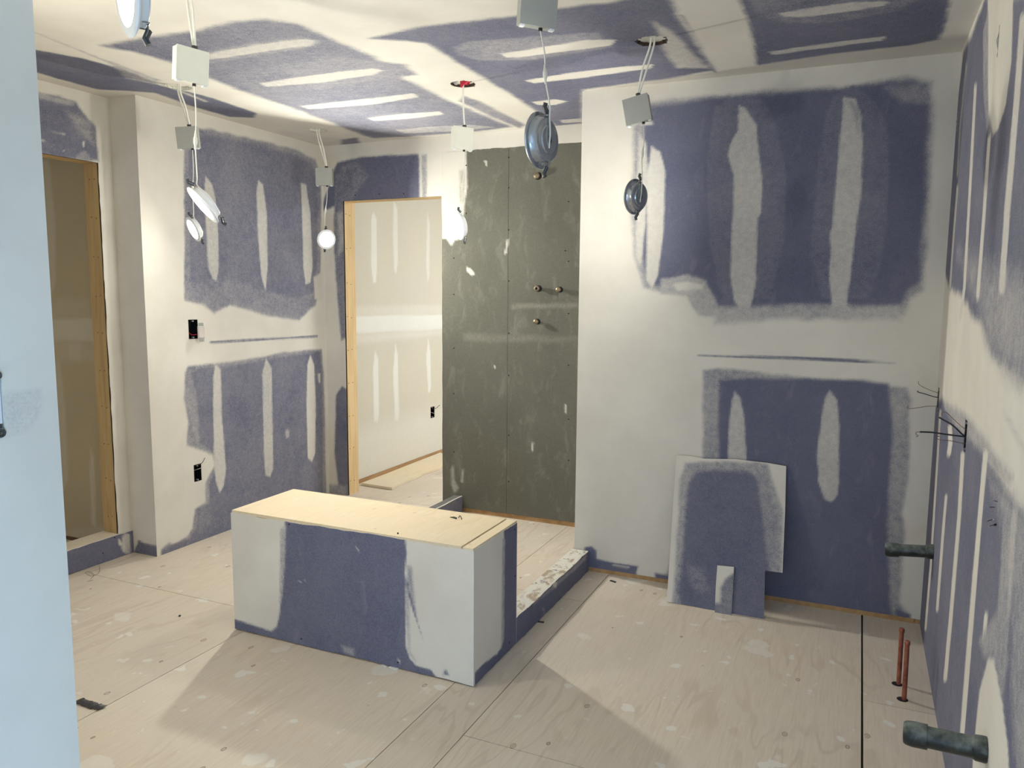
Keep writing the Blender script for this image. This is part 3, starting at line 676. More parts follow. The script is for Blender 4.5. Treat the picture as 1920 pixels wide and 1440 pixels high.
tag(MB().box((-3.8, .62, 0), (XN-.13, .745, H)).build('wall_front', m_paper), kind='structure')
# rear wall with the daylight window (behind the camera)
wr = MB(); wr.box((-1.45, -2.55, 0), (XR+.05, -2.45, .45)); wr.box((-1.45, -2.55, 2.25), (XR+.05, -2.45, H)); wr.box((-1.45, -2.55, .45), (-1.32, -2.45, 2.25)); wr.box((.22, -2.55, .45), (XR+.05, -2.45, 2.25))
tag(wr.build('wall_rear', m_paper), kind='structure')
wf = MB()
for lo, hi in (((-1.32, -2.53, .45), (-1.27, -2.47, 2.25)), ((.17, -2.53, .45), (.22, -2.47, 2.25)), ((-1.27, -2.53, .45), (.17, -2.47, .5)), ((-1.27, -2.53, 2.2), (.17, -2.47, 2.25))): wf.box(lo, hi)
tag(wf.build('window_1', m_rim), kind='structure')

# ------------------------------------------------------------------ floor: slab and plywood sheets
floor = MB().box((-5.1, -2.55, -.05), (XR+.1, 7.1, -.0185)).build('floor', m_base); tag(floor, kind='structure')
def ply(x0, x1, y0, y1, gx=.0015, gy=.0015):
    b = MB(); b.box((x0+gx, y0+gy, -.018), (x1-gx, y1-gy, 0)); return b.build('plywood_sheet', m_ply, floor)
JT = 2.12
for a in ((-1.12, .079, JT, 3.78), (-1.12, .079, -.32, JT), (-1.12, .079, -2.5, -.32),
          (.083, .33, 2.925, 3.78), (.083, .33, .5, 2.925), (.083, .33, -2.5, .5),
          (-1.31, -1.12, 3.343, 3.78), (-1.31, -1.12, .9, 3.343), (-1.31, -1.12, -2.5, .9),
          (-2.34, -1.31, .6, 2.6), (-2.42, -1.31, 2.6, 2.85), (-3.56, -2.34, 1.0, 2.6), (-3.56, -2.42, 2.6, 3.6), (-3.56, -2.42, 3.6, 4.46), (-3.75, -3.56, .7, 2.93),
          (-2.42, -1.60, 2.85, 4.45), (-1.60, -1.43, 3.35, 4.45), (-1.60, -1.31, 2.85, 3.35), (-1.43, -1.31, 3.35, 4.45),
          (-3.44, -1.5, 4.46, 5.68), (-3.44, -1.5, 5.68, 7.05), (-1.5, -.3, 4.60, 7.05), (-5.0, -3.75, .7, 2.93)):
    ply(*a)

# ------------------------------------------------------------------ bench
BH = .53; BX0, BX1, BY0, BY1 = -2.383, -1.231, 2.41, 2.80
bench = empty('shower_bench', ((BX0+BX1)/2, (BY0+BY1)/2, 0))
tag(bench, 'box bench half covered in purple drywall with a bare plywood top', 'bench')
pf = Plane((0, BY0, 0), (1, 0, 0), (0, 0, 1))
fr_ops = [
 ([(420, 940), (536, 940), (534, 985), (531, 1030), (530, 1080), (524, 1150), (518, 1175), (508, 1183), (436, 1160), (420, 1158)], 1, .006, .003),
 ([(526, 990), (536, 985), (534, 1060), (528, 1130), (524, 1130)], .55, .006, .004),
 ([(759, 1000), (900, 1000), (900, 1300), (860, 1290), (820, 1272), (808, 1256), (780, 1248), (768, 1235), (760, 1210), (762, 1090), (759, 1075), (763, 1040)], 1, .005, .003),
 ([(764, 1062), (772, 1060), (776, 1110), (782, 1160), (770, 1130), (763, 1090)], .3, .008, .006),
 ([(760, 1100), (768, 1100), (768, 1220), (780, 1240), (766, 1225)], .6, .008, .004),
 ([(762, 1080), (768, 1110), (778, 1150), (792, 1196), (776, 1150), (765, 1112)], .0, .0035, .0),
 ([(668, 1026), (675, 1034), (673, 1036)], .9, .003, .0), ([(640, 1210), (665, 1216), (662, 1228), (645, 1222)], .35, .01, .008), ([(560, 1090), (575, 1088), (560, 1092)], .5, .003, .0),
 ([(745, 1235), (752, 1238), (748, 1246)], .6, .004, .0), ([(833, 1256), (838, 1256), (842, 1266), (830, 1266)], .35, .004, .0),
]
board('front_panel', pf, ragged([(BX0, .006), (BX1, .004), (BX1, BH-.008), (BX0, BH-.012)], .002, 40, 2, skip=(1, 3)), .0127, .03, fr_ops, m_dry, .008, bench, 101)
ps = Plane((BX1, 0, 0), (0, 1, 0), (0, 0, 1))
sd_ops = [
 ([(880, 1000), (944, 980), (945, 1010), (944, 1100), (943, 1185), (941, 1212), (932, 1226), (905, 1246), (890, 1262), (880, 1270)], 1, .005, .003),
 ([(942, 1010), (947, 1010), (945, 1200), (940, 1215)], .5, .006, .002),
]
board('side_panel', ps, ragged([(BY0+.0130, .004), (BY1, .004), (BY1, BH-.010), (BY0+.0130, BH-.008)], .002, 20, 4, skip=(1, 3)), .0127, .03, sd_ops, m_dry, .008, bench, 102)
MB().box((BX0+.02, BY0+.014, .002), (BX1-.014, BY1-.014, BH-.016)).build('frame', m_stud, bench)
MB().box((BX0+.002, BY1-.0135, .004), (BX1-.014, BY1, BH-.014)).build('rear_panel', m_dry, bench)
MB().box((BX0, BY0+.014, .004), (BX0+.0127, BY1-.014, BH-.014)).build('side_panel', m_dry, bench)
MB().box((BX0+.004, BY0+.003, BH-.0125), (-1.283, BY1+.004, BH)).build('top_board', m_plyc, bench)
MB().box((-1.277, BY0+.003, BH-.0125), (BX1-.003, BY1+.004, BH-.002)).build('top_strip', m_plyc, bench)
MB().box((BX0+.002, BY0+.0005, BH-.0155), (BX1-.001, BY0+.02, BH-.0128)).build('trim_edge', m_plate, bench)
MB().tube([(BX1+.0005, BY0-.0005, .005), (BX1+.0005, BY0-.0005, BH-.012)], .0016, 6).build('corner_bead', m_rim, bench)
dots('drywall_screw', [tuple(pf.w(*pf.px(x, y))) for x, y in ((746, 1000), (542, 983), (746, 1242), (565, 1198))]+[tuple(ps.w(*ps.px(x, y))) for x, y in ()], (0, -1, 0), .004, m_void, bench)
dots('side_screw', [tuple(ps.w(*ps.px(x, y))) for x, y in ((965, 993), (955, 1205), (966, 1080))], (1, 0, 0), .004, m_void, bench)
# little rolled scraps on the bench top
q = onz(853, 972, BH)
sc = MB(); sc.tube([(q[0]-.022, q[1]-.002, BH+.003), (q[0]-.004, q[1], BH+.004)], [.0012, .0032], 8); sc.tube([(q[0]-.004, q[1], BH+.004), (q[0]+.01, q[1]-.006, BH+.004)], .0034, 8)
s2 = sc.build('drywall_screw', m_clip); tag(s2, 'small dark drywall screw lying on the plywood bench top', 'screw')
sc = MB(); sc.tube(smoothpath([(q[0]+.014, q[1]+.004, BH+.003), (q[0]+.02, q[1]+.006, BH+.012), (q[0]+.028, q[1]+.002, BH+.006), (q[0]+.034, q[1]-.004, BH+.002)]), .0018, 6)
tag(sc.build('wire_clipping', m_clip), 'tiny bent dark wire clipping beside the screw on the bench top', 'clipping')

# ------------------------------------------------------------------ curbs
CH = .113
curb = empty('shower_curb', (-1.27, 3.27, 0)); tag(curb, 'long low curb of purple drywall and mud-smeared lumber running from bench to back wall', 'curb')
cu_ops = [([(1100, 1040), (1098, 1050), (1040, 1103), (1020, 1118), (1000, 1135), (1000, 1130), (1040, 1095)], .35, .008, .006), ([(1038, 1090), (1045, 1092), (1042, 1103), (1036, 1098)], .9, .004, .003), ([(1016, 1140), (1022, 1140), (1020, 1152)], .3, .006, .0)]
board('curb_face', ps, ragged([(BY1+.002, .004), (3.735, .003), (3.735, CH-.002), (BY1+.002, CH)], .003, 34, 6, skip=(1, 3)), .0127, .05, cu_ops, m_dry, .008, curb, 111)
t = NT('smeared_curb_lumber'); nz = t.noise(t.coord((1, .6, 1)), 11, 5, .65, 1.0)
cc = t.mix(t.step(nz, .40, .50), lin((178, 160, 138)), lin((226, 222, 212))); cc = t.mix(t.step(t.noise(t.coord(), 31, 4, .6), .58, .66), cc, lin((150, 148, 148)))
m_smear = t.out(cc, .8, bump=nz, bs=.6, bd=.004)
MB().box((XS-.012, BY1+.003, 0), (BX1-.0135, 3.738, CH-.004)).build('curb_lumber', m_smear, curb)
edge = MB()
yy = np.linspace(BY1+.01, 3.73, 60); rnd = random.Random(5)
top = [(BX1-.013+rnd.uniform(-.006, .004), y) for y in yy]
vs = []; fs = []
for i, (x, y) in enumerate(top):
    vs += [(BX1-.0005, y, CH-.002), (x-.014-rnd.uniform(0, .02), y, CH-.003+rnd.uniform(0, .003)), (BX1-.0005, y, CH-.008)]
for i in range(len(top)-1):
    a = i*3; b = a+3; fs += [(a, b, b+1, a+1), (a+2, b+2, b, a), (a+1, b+1, b+2, a+2)]
edge.add(vs, fs).build('paper_flap', m_smear, curb)
curb2 = empty('shower_curb', (-2.37, 3.63, 0)); tag(curb2, 'short dark curb stub behind the bench meeting the green board by the doorway', 'curb')
pcl = Plane((-2.336, 0, 0), (0, 1, 0), (0, 0, 1))
board('curb_face', pcl, ragged([(BY1+.006, .004), (Y3-.028, .003), (Y3-.028, CH), (BY1+.006, CH)], .002, 20, 8, skip=(1, 3)), .012, .1, [], m_dry, .02, curb2, 121)
m_greyp = simple('worn_grey_paper', (128, 128, 128), .85, var=.35, scale=18)
MB().box((-2.40, BY1+.006, 0), (-2.349, Y3-.026, CH-.002)).build('curb_lumber', m_greyp, curb2)
# closet sill
sill = empty('closet_sill', (XQ-.03, 2.3, 0)); tag(sill, 'raised sill with purple drywall face under the open doorway at left', 'sill')
psl = Plane((XQ+.0136, 0, 0), (0, 1, 0), (0, 0, 1))
sl_ops = [([(232, 1000), (243, 1000), (243, 1040), (230, 1035), (226, 1020)], .8, .006, .005), ([(222, 1010), (226, 1012), (225, 1022), (222, 1020)], .9, .003, .0)]
board('sill_face', psl, ragged([(1.2, .012), (Y4-.001, .004), (Y4-.001, .125), (2.86, .126), (1.2, .122)], .0025, 40, 12, skip=(1, 2)), .0127, .05, sl_ops, m_dry, .012, sill, 131)
MB().box((XQ-.118, 1.755, .075), (XQ+.0005, OY1-.002, .128)).build('sill_board', m_plyc, sill)
dots('drywall_screw', [tuple(psl.w(*psl.px(x, y))) for x, y in ((193, 1037), (215, 1008))], (1, 0, 0), .004, m_void, sill)

# ------------------------------------------------------------------ leaning drywall offcuts
by, ty = 3.505, 3.722
pq = Plane((-.55, by, .001), (1, 0, 0), (0, ty-by, .66))
def pxo(l): return [pq.px(*p) for p in l]
out1 = pxo([(1250, 1128), (1300, 1137), (1340, 1146), (1432, 1161), (1433, 1110), (1434, 1070), (1467, 1074), (1472, 960), (1474, 874), (1440, 868), (1380, 861), (1320, 860), (1295, 855), (1268, 853), (1261, 960), (1256, 1040)])
lb_ops = [
 ([(1275, 900), (1285, 870), (1310, 866), (1420, 866), (1440, 872), (1462, 940), (1468, 960), (1466, 1080), (1450, 1180), (1262, 1135), (1266, 1060), (1270, 980)], .42, .012, .010),
 ([(1285, 960), (1290, 905), (1305, 886), (1340, 882), (1400, 884), (1424, 895), (1440, 950), (1444, 1060), (1440, 1180), (1290, 1170), (1270, 1110), (1280, 1040)], .05, .015, .010),
 ([(1415, 880), (1435, 890), (1455, 950), (1460, 1070), (1440, 1065), (1432, 980)], .3, .012, .01),
 ([(1290, 1060), (1320, 1070), (1330, 1110), (1300, 1110)], .22, .02, .02),
]
b1 = board('drywall_offcut', pq, out1, .0127, 1.0, lb_ops, m_dry, .008, None, 141)
tag(b1, 'large purple drywall offcut with mud-smeared edges leaning on the back wall', 'drywall')
pq2 = Plane((-.55, by-.02, .001), (1, 0, 0), (0, (ty-by)*1.0, .66))
out2 = [pq2.px(*p) for p in [(1340, 1150), (1371, 1155), (1374, 1100), (1376, 1063), (1345, 1060), (1342, 1100)]]
b2 = board('drywall_offcut', pq2, out2, .0127, .2, [([(1340, 1050), (1380, 1050), (1380, 1072), (1360, 1085), (1352, 1100), (1350, 1130), (1336, 1130)], 1, .012, .006)], m_dry, .006, None, 142)
tag(b2, 'small narrow drywall strip leaning against the bottom of the large offcut', 'drywall')

# ------------------------------------------------------------------ drain pipes and copper stubs
def drain(name, base, tip, label):
    b = Vector(base); t_ = Vector(tip); d = (t_-b).normalized(); L = (t_-b).length
    root = empty(name, b); tag(root, label, 'pipe', 'drain pipes through the right wall')
    fz = frame_z(b-d*.03, d)
    MB().lathe([(.024, 0), (.0245, .03), (.0245, L-.01)], fz, 28).build('pipe_body', m_abs, root)
    MB().lathe([(.0285, .028), (.0295, .034), (.0285, .052), (.0245, .058)], fz, 28, close=False).build('wall_collar', m_abs, root)
    MB().lathe([(.0246, L-.018), (.0288, L-.018), (.0292, L+.014), (.027, L+.027), (.0235, L+.032)], fz, 28).build('test_cap', m_abs, root)
drain('drain_pipe', (XR, 3.395, .442), (.145, 3.402, .425), 'short black drain pipe poking out of the right wall near the corner')
drain('drain_pipe', (XR, 1.945, .428), (.150, 1.965, .418), 'near black drain pipe with white smear at the bottom right of the wall')
t2 = MB(); t2.add([(0,0,0)], [])
for (x, y, z, lab) in ((.206, 3.108, .215, 'copper pipe stub standing in the floor nearer the back wall'), (.219, 2.992, .218, 'copper pipe stub standing in the floor beside the sheet joint')):
    root = empty('copper_pipe', (x, y, 0)); tag(root, lab, 'pipe', 'copper stubs in the floor')
    MB().tube([(x, y, .001), (x-.002, y, z)], .0082, 16).build('pipe_body', m_cop, root)
    MB().lathe([(.0082, 0), (.0098, .001), (.0098, .012), (.0085, .015)], Matrix.Translation((x-.002, y, z-.010)), 16).build('end_cap', m_cop, root)
    MB().lathe([(.019, .0004), (.018, .0012)], Matrix.Translation((x-.005, y, 0)), 20).build('floor_hole', m_void, root)

# ------------------------------------------------------------------ shower valve stubs
def valve(px, py, r, lab, capped, L=.035):
    p = ony(px, py, Y3-.012); root = empty('valve_stub', p); tag(root, lab, 'pipe fitting', 'brass fittings in the shower wall')
    fz = frame_z(p, (0, -1, 0))
    MB().lathe([(r*1.15, -.004), (r*1.15, .001), (r*.7, .0015)], fz, 20).build('wall_hole', m_void, root)
    MB().lathe([(r*.62, 0), (r*.62, L*.6)], fz, 16).build('threaded_pipe', m_brass, root)
    MB().lathe([(r*.7, L*.6), (r, L*.6), (r, L), (r*.72, L+.002)]+([(r*.5, L+.002), (r*.5, L-.01), (r*.3, L-.01)] if not capped else [(r*.4, L+.006)]), fz, 6).build('hex_nut', m_brass, root)
    if not capped: MB().lathe([(r*.48, L-.006), (r*.3, L-.004)], fz, 16).build('bore', m_blk, root)
valve(1010, 541, .018, 'open brass hex fitting on the green shower wall, left of the upper pair', False)
valve(1050, 543, .016, 'capped brass fitting on the green shower wall, right of the upper pair', True)
valve(1008, 603, .016, 'lowest capped brass fitting on the green shower wall', True)
valve(1009, 330, .020, 'brass shower arm fitting high on the green wall behind the hanging lamp', True, .03)

# ------------------------------------------------------------------ hanging downlights
def downlight(lab, hole, box_c, box_n, box_tilt, disc_c, n, rad, spin=0, body=m_rim, boxm=m_galw, power=1.0, cables=2, conn=.5, bs=.104, clips=True, lit=True, sway=.002):
    hx, hy = hole; root = empty('hanging_downlight', (disc_c[0], disc_c[1], disc_c[2])); tag(root, lab, 'ceiling light', 'unmounted downlights hanging from the ceiling')
    bc = Vector(box_c)
    fb = frame_z(bc, box_n) @ Matrix.Rotation(box_tilt, 4, 'Z')
    h = bs/2
    bx = MB(); bx.box((-h, -h, -.018), (h, h, .016), fb); b = bx.build('driver_box', boxm, root, bevel=.0015)
    MB().box((-h-.0015, -h-.0015, .0155), (h+.0015, h+.0015, .0195), fb).build('box_lid', boxm, b, bevel=.0008)
    MB().tube([fb @ Vector((.012, h-.004, 0)), fb @ Vector((.012, h+.014, 0))], .010, 12).build('cable_clamp', m_clip, b)
    MB().tube([fb @ Vector((.014, -h+.002, 0)), fb @ Vector((.014, -h-.008, 0))], .006, 10).build('cable_clamp', m_blk, b)
    for sx_ in (-1, 1): MB().box((sx_*(h-.008)-.006, -h-.006, -.002), (sx_*(h-.008)+.006, -h-.001, .016), fb).build('lid_tab', m_rim, b)
    topc = fb @ Vector((.012, h+.008, 0))
    for k in range(cables):
        o = (k-.5*(cables-1))*.011
        pth = smoothpath([(hx+o*1.4+.008, hy, H+.045), (hx+o*1.4, hy+.002, H-.02), ((hx*.5+topc[0]*.5)+o*1.3+sway*(k*2-1), (hy+topc[1])/2, (H+topc[2])/2), (topc[0]+o*.5, topc[1], topc[2])])
        MB().tube(pth, .0042, 8).build('supply_cable', m_white, root)
    # lamp
    fd = frame_z(disc_c, n, spin=0) @ Matrix.Rotation(spin, 4, 'Z')      # +z is the lit face
    R_ = rad; bd = MB()
    bd.lathe([(R_*.74, .0015), (R_*.77, .004), (R_*.96, .003), (R_, 0), (R_*.985, -.003), (R_*.93, -.004), (R_*.86, -.0045), (R_*.80, -.010), (R_*.78, -.022), (R_*.70, -.026), (R_*.50, -.027), (R_*.46, -.031), (R_*.15, -.031)], fd, 48, close=False)
    bd.lathe([(R_*.78, -.0225), (R_*.74, -.0255), (R_*.05, -.0275)], fd, 48)
    lb = bd.build('lamp_body', body, root)
    MB().lathe([(R_*.755, .0), (R_*.74, .0022), (R_*.3, .0026)], fd, 40).build('diffuser', emit('lit_lamp_diffuser', LAMP_COL, LAMP*power), lb)
    if clips:
        for sg in (-1, 1):
            cl = MB(); p = lambda x, y, z: fd @ Vector((x, y*sg, z))
            cl.tube([p(-.012, R_*.78, -.012), p(-.012, R_*.80, -.024), p(.012, R_*.80, -.024), p(.012, R_*.78, -.012)], .0016, 6)
            for sx_ in (-.008, .008): cl.tube(smoothpath([p(sx_, R_*.80, -.022), p(sx_, R_*.95, -.021), p(sx_*.8, R_*1.12, -.014)]), .0013, 6)
            cc_ = cl.build('spring_clip', m_steel, lb)
            e = MB(); e.tube([p(0, R_*.92, -.024), p(0, R_*1.14, -.014), p(0, R_*1.28, -.018)], .0062, 8)
            e.build('clip_pad', m_clip, lb)
    # lead from box to lamp
    a = fb @ Vector((.014, -h-.006, 0)); ent = fd @ Vector((0, R_*.80, -.030)); mid = fd @ Vector((.006, R_*.2, -.036)); e2 = fd @ Vector((.002, -R_*.3, -.031))
    up = Vector(ent)+Vector((0, 0, .03))
    path = smoothpath([a, a.lerp(up, .33)+Vector((.004, 0, 0)), a.lerp(up, .66)-Vector((.003, 0, 0)), up, ent, mid, e2])
    MB().tube(path, .0022, 6).build('lead_wire', m_white, root)
    k = int(len(path)*.40*conn/.5*.8); k = max(2, min(k, 20)); c0 = path[k]; dd = (path[k+1]-path[k-1]).normalized()
    MB().tube([c0-dd*.032, c0-dd*.012, c0-dd*.01, c0, c0+dd*.01, c0+dd*.012, c0+dd*.03], [.0024, .0045, .006, .0065, .006, .0045, .0024], 10).build('plug_connector', m_white, root)
    return root
ha, hb, hc, hd = (holes_c[k] for k in 'abcd')
def at3(px, py, D): return tuple(dep(px, py, D))
downlight('hanging downlight seen edge-on under the largest white box at upper left', H_near1, at3(357, 124, 2.52), (.94, -.34, -.05), -.05, at3(380, 385, 2.58), (-.45, -.62, -.64), .072, power=.24, cables=2)
downlight('bright tilted downlight hanging lowest near the left wall outlet', ha[:2], at3(353, 259, 3.92), (.45, -.82, 0), .08, at3(362, 430, 3.92), (-.40, -.82, -.40), .066, boxm=m_gal, power=.2)
downlight('lit round downlight glaring in the far left corner of the room', hb[:2], at3(609, 332, 4.84), (.32, -.92, 0), .0, at3(612, 449, 4.84), (.87, -.46, -.17), .062, boxm=m_gal, power=7.0)
downlight('lit downlight glaring in front of the green board below a red-edged hole', hc[:2], at3(866, 260, 3.80), (.80, -.62, 0), -.04, at3(860, 424, 3.82), (-.66, -.75, -.20), .070, power=1.15, cables=1)
downlight('large downlight turned away showing its blue-grey back at top centre', H_near2, at3(1007, 14, 2.14), (.72, -.76, -.06), -.04, at3(1012, 264, 2.09), (-.98, .16, .0), .076, body=m_backp, boxm=m_gal, power=.52, cables=2)
downlight('small downlight turned away with metal back before the back wall', hd[:2], at3(1196, 207, 3.16), (.0, -1, 0), .20, at3(1190, 369, 3.16), (-.93, .36, .08), .072, body=m_backp, boxm=m_gal, power=.8, cables=2)
downlight('added downlight, unseen behind the near left wall, filling the right side', (-2.62, 1.30), (-2.6, 1.3, 2.2), (.3, -.95, 0), .0, (-2.6, 1.3, 1.8), (.80, .52, .22), .072, power=1.5)  # added unseen fixture, brightens the right wall and bench
downlight('nearest downlight cut off by the top left edge of the view', (-1.16, 1.05), (-1.12, 1.06, 2.27), (.4, -.9, 0), 0, tuple(dep(238, -14, 1.44)), (-.45, -.88, -.10), .078, spin=.25, power=.05, cables=2)
# red sheet torn at the third hole
rs = MB(); p = hc
rs.add([(p[0]+.0, p[1]-.03, H+.02), (p[0]+.055, p[1]-.02, H+.02), (p[0]+.045, p[1]-.015, H-.006), (p[0]+.035, p[1]-.02, H-.012), (p[0]+.022, p[1]-.028, H-.010), (p[0]+.012, p[1]-.035, H-.026), (p[0]+.004, p[1]-.034, H-.020)], [(0, 1, 2, 3, 4, 5, 6)])
MB().add([(p[0]-.05, p[1]-.01, H+.012), (p[0]-.01, p[1]-.03, H+.012), (p[0]-.012, p[1]-.03, H-.008), (p[0]-.03, p[1]-.022, H-.006)], [(0, 1, 2, 3)]).build('torn_paper', m_paper, ceiling)
ro = rs.build('torn_sheet', m_red, ceiling); so_ = ro.modifiers.new('s', 'SOLIDIFY'); so_.thickness = .0006

# ------------------------------------------------------------------ electrical boxes
def ebox(name, pl, c, w, h, label, wires=(), depth=.05):
    root = empty(name, pl.w(c[0], c[1])); tag(root, label, 'electrical box')
    b = MB(); P = lambda a, bb, d: tuple(pl.w(c[0]+a, c[1]+bb, d))
    w2, h2 = w/2-.001, h/2-.001
    for (a0, a1, b0, b1, d0, d1) in ((-w2, w2, -h2, h2, -depth, -depth+.002), (-w2, -w2+.002, -h2, h2, -depth, -.001), (w2-.002, w2, -h2, h2, -depth, -.001), (-w2, w2, -h2, -h2+.002, -depth, -.001), (-w2, w2, h2-.002, h2, -depth, -.001)):
        vs = [P(a0, b0, d0), P(a1, b0, d0), P(a1, b1, d0), P(a0, b1, d0), P(a0, b0, d1), P(a1, b0, d1), P(a1, b1, d1), P(a0, b1, d1)]
        b.add(vs, [(3, 2, 1, 0), (4, 5, 6, 7), (0, 1, 5, 4), (1, 2, 6, 5), (2, 3, 7, 6), (3, 0, 4, 7)])
    b.build('box_body', m_blk, root)
    for s_ in (-1, 1): MB().tube([P(.0, s_*(h2-.008), -.012), P(.0, s_*(h2-.008), .001)], .004, 8).build('screw_ear', m_gal, root)
    for (pts, r, mt, nm) in wires: MB().tube(smoothpath([P(*q_) for q_ in pts]), r, 8).build(nm, mt, root)
    return root
# local coords: a along plane u, b up, d out of the wall
ebox('electrical_box', pL, so2, .056, .10, 'black electrical box low in the left wall with loose wires', [
    ([(.0, .02, -.03), (.005, .045, .01), (.02, .06, .02), (.028, .085, .03)], .0016, m_blkwire, 'black_wire'),
    ([(.0, .01, -.03), (.015, .03, .02), (.045, .05, .03), (.07, .072, .035)], .0014, m_white, 'white_wire')])
sb_ = ebox('electrical_box', pL, so1, .068, .11, 'black box with a white switch hanging out of it, mid left wall')
P = lambda a, b, d: tuple(pL.w(so1[0]+a, so1[1]+b, d))
fsw = frame_z(P(.030, -.018, .028), (.75, -.62, .12))
sr = sb_
MB().box((-.019, -.036, -.024), (.019, .036, .002), fsw).build('switch_body', m_plate_w, sr, bevel=.002)
MB().box((-.016, -.033, .002), (.016, .033, .006), fsw).build('rocker', m_plate_w, sr, bevel=.002)
MB().box((-.012, .036, -.003), (.014, .054, -.001), fsw).build('mounting_strap', m_gal, sr)
MB().box((-.012, -.054, -.003), (.014, -.036, -.001), fsw).build('mounting_strap', m_gal, sr)
MB().tube(smoothpath([P(-.02, .0, -.03), P(-.012, -.03, -.005), P(.012, -.03, .012)]), .0016, 6).build('red_wire', m_red, sr)
ebox('electrical_box', pb, bo, .07, .10, 'black electrical box low in the wall of the room beyond the doorway', [
    ([(.0, .02, -.03), (.03, .035, .02), (.06, .06, .04)], .002, m_blkwire, 'black_wire'),
    ([(.0, .0, -.03), (.05, -.02, .03), (.1, .02, .05), (.13, -.03, .05)], .0012, m_white, 'white_wire')])
# right wall: u = -y (towards camera), d = -x
ebox('electrical_box', pr, rb1, .055, .10, 'wall box by the far right corner with three thin wires', [
    ([(0, .028, -.02), (.0, .03, .01), (.004, .045, .05), (.006, .06, .075), (.006, .073, .078)], .0011, m_copper_w, 'copper_wire'),
    ([(0, .008, -.02), (.0, .009, .01), (.0, .02, .05), (.0, .026, .075), (0, .032, .078)], .0018, m_blkwire, 'black_wire'),
    ([(0, -.03, -.02), (0, -.031, .03), (0, -.04, .07), (0, -.047, .105), (0, -.04, .112), (0, -.034, .108)], .0011, m_copper_w, 'copper_wire')])
ebox('electrical_box', pr, rb2, .055, .10, 'wall box with thick black wires above the near drain pipe', [
    ([(0, .018, -.02), (0, .024, .005), (-.01, .05, .035), (-.012, .068, .055), (-.012, .066, .066), (-.012, .060, .068)], .0010, m_copper_w, 'copper_wire'),
    ([(0, -.002, -.02), (0, .0, .002), (0, .03, .035), (0, .045, .06), (0, .053, .075)], .0026, m_blkwire, 'black_wire'),
    ([(0, -.004, -.02), (0, -.002, .005), (0, .001, .05), (0, .004, .09), (0, .003, .125)], .0026, m_blkwire, 'black_wire'),
    ([(0, .003, .124), (0, .001, .134), (0, -.006, .135), (0, -.010, .129), (0, -.014, .134)], .001, m_copper_w, 'copper_wire'),
    ([(0, -.022, -.02), (0, -.023, .005), (0, -.018, .04), (0, -.017, .07), (0, -.010, .078), (0, -.006, .068)], .0010, m_copper_w, 'copper_wire')])
def pxw(l, D): return [tuple(dep(x, y, D+k*.012)) for k, (x, y) in enumerate(l)]
rt = ebox('electrical_box', pr, rb3, .055, .10, 'wall box at the right edge of the view with black and red wires')
e0 = pr.w(rb3[0], rb3[1], -.02)
for (l, r, mt, nm, D) in (([(1872, 941), (1900, 949), (1921, 957), (1950, 975)], .0026, m_blkwire, 'black_wire', 1.80), ([(1865, 984), (1885, 981), (1900, 981), (1922, 990), (1950, 1000)], .0026, m_blkwire, 'black_wire', 1.80),
                      ([(1872, 1016), (1895, 1019), (1921, 1021), (1960, 1015)], .0012, m_redwire, 'red_wire', 1.80), ([(1878, 952), (1900, 960), (1921, 967), (1955, 985)], .0014, m_white, 'white_wire', 1.82), ([(1862, 974), (1880, 973), (1900, 977), (1950, 990)], .0013, m_white, 'white_wire', 1.82),
                      ([(1865, 939), (1872, 941)], .001, m_copper_w, 'copper_tip', 1.795), ([(1856, 986), (1865, 984)], .001, m_copper_w, 'copper_tip', 1.795), ([(1856, 951), (1865, 951)], .001, m_copper_w, 'copper_tip', 1.81), ([(1852, 977), (1861, 974)], .001, m_copper_w, 'copper_tip', 1.81)):
    pp = pxw(l, D)
    if nm != 'copper_tip': pp = pp+[tuple(e0)]; pp = smoothpath(pp)
    MB().tube(pp, r, 8).build(nm, mt, rt)
for k, (c, hw) in enumerate(((slot1, .006), (slot2, .004))):
    MB().box((XR+.013, -c[0]-hw-.004, c[1]-.05), (XR+.02, -c[0]+hw+.004, c[1]+.05)).build('slot_backing', m_void, wall_right)
    MB().tube(smoothpath([(XR+.004, -c[0], c[1]+.042), (XR-.002, -c[0]-.003, c[1]+.01), (XR-.004, -c[0]-.006, c[1]-.002), (XR+.002, -c[0]+.001, c[1]-.03)]), .0016, 6).build('wire_stub', m_gal, wall_right)
# near switch at the left edge
sr = empty('light_switch', pn.w(sw[0], sw[1])); tag(sr, 'blank covered switch box with bare metal ears at the left edge', 'switch')
P = lambda a, b, d: tuple(pn.w(sw[0]+a, sw[1]+b, d))
MB().box(tuple(min(a, b) for a, b in zip(P(-.031, -.033, -.012), P(.024, .031, -.002))), tuple(max(a, b) for a, b in zip(P(-.031, -.033, -.012), P(.024, .031, -.002)))).build('cover_plate', m_rim, sr)
for s_ in (-1, 1):
    e = MB(); e.tube(smoothpath([P(-.028, s_*.036, -.001), P(0, s_*.039, -.001), P(.020, s_*.037, -.001)]), .0035, 8); e.tube(smoothpath([P(.006, s_*.044, .001), P(.014, s_*.053, .002), P(.022, s_*.052, .002), P(.023, s_*.045, .002), P(.012, s_*.043, .001)]), .0022, 8)
    e.build('metal_ear', m_clip, sr)

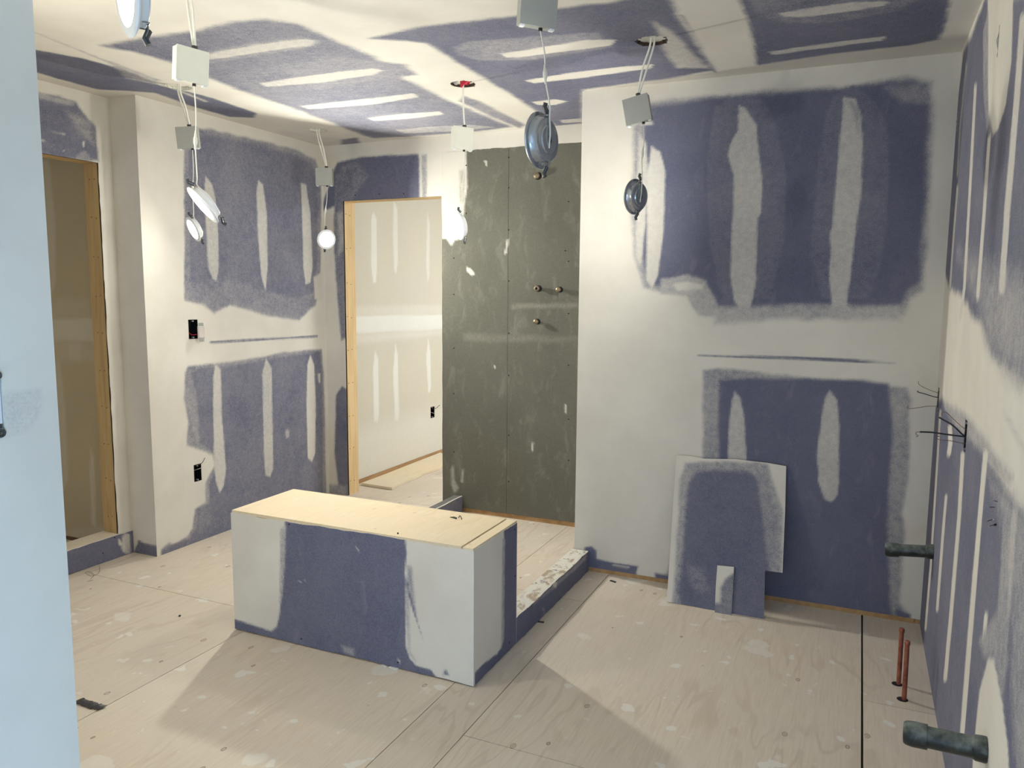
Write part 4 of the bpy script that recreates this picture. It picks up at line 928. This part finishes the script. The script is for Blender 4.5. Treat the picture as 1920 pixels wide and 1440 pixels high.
# ------------------------------------------------------------------ floor debris and the plank in the back room
q = np.array([onz(x, y, .001)[:2] for x, y in ((678, 910), (735, 919), (748, 912), (762, 905), (780, 898), (795, 890), (812, 885), (826, 880), (829, 876), (833, 860), (826, 852), (760, 878), (700, 902))])
plk = MB(); n_ = len(q); vs = [(x, y, .002) for x, y in q]+[(x, y, .020) for x, y in q]
plk.add(vs, [tuple(range(n_))[::-1], tuple(range(n_, 2*n_))]+[(i, (i+1) % n_, n_+(i+1) % n_, n_+i) for i in range(n_)])
tag(plk.build('plywood_offcut', m_plyc), 'long jagged plywood offcut lying along the wall beyond the doorway', 'plywood')
a = onz(146, 1315, 0); b = onz(192, 1330, 0); tp = MB(); vs = []; rnd = random.Random(4); N = 16
for i in range(N+1):
    t_ = i/N; c = a+(b-a)*t_; wv = np.array([.006, .018, 0])*(1-.4*abs(t_-.5))
    for s_ in (-1, 0, 1): vs.append((c[0]+wv[0]*s_+rnd.uniform(-.001, .001), c[1]+wv[1]*s_+rnd.uniform(-.003, .003), .002+rnd.uniform(0, .006)))
fs = [(i*3+k, (i+1)*3+k, (i+1)*3+k+1, i*3+k+1) for i in range(N) for k in (0, 1)]
tpo = tp.add(vs, fs).build('tape_scrap', m_tape); md = tpo.modifiers.new('s', 'SOLIDIFY'); md.thickness = .0008
tag(tpo, 'crumpled grey tape scrap on the plywood floor by the near left wall', 'tape')
hr = MB(); L = [onz(x, y, .003) for x, y in ((186, 1060), (186, 1073), (172, 1080), (160, 1074), (168, 1072), (176, 1078), (170, 1086))]
hr.tube(smoothpath(L), .0008, 5); tag(hr.build('wire_offcut', m_clip), 'thin looped wire offcut on the floor before the left sill', 'wire')
for (x, y, nm, lab) in ((337, 1156, 'plaster_crumb', 'small dark crumb on the floor left of the bench'),):
    p = onz(x, y, 0); MBx = MB(); MBx.lathe([(.003, 0), (.006, .003), (.004, .007), (.001, .008)], Matrix.Translation((p[0], p[1], 0)), 7); tag(MBx.build(nm, m_clip), lab, 'debris')
chips = [(740, 1252, .02), (722, 1249, .012), (1015, 1166, .014), (1150, 1090, .016)]
wh = ['bigger pale drywall chip under the middle of the bench front', 'smaller pale drywall chip under the bench front edge', 'dark splinter at the foot of the curb beside the sheet joint', 'grey chip on the floor near the curb end']
for (x, y, r), lb_ in zip(chips, wh):
    p = onz(x, y, 0); b = MB(); b.box((-r, -r*.35, 0), (r, r*.35, .004), Matrix.Translation((p[0], p[1]-.006, .0005)) @ Matrix.Rotation(random.uniform(-.4, .4), 4, 'Z'))
    tag(b.build('drywall_chip', m_paper if x < 800 else m_clip), lb_, 'debris')
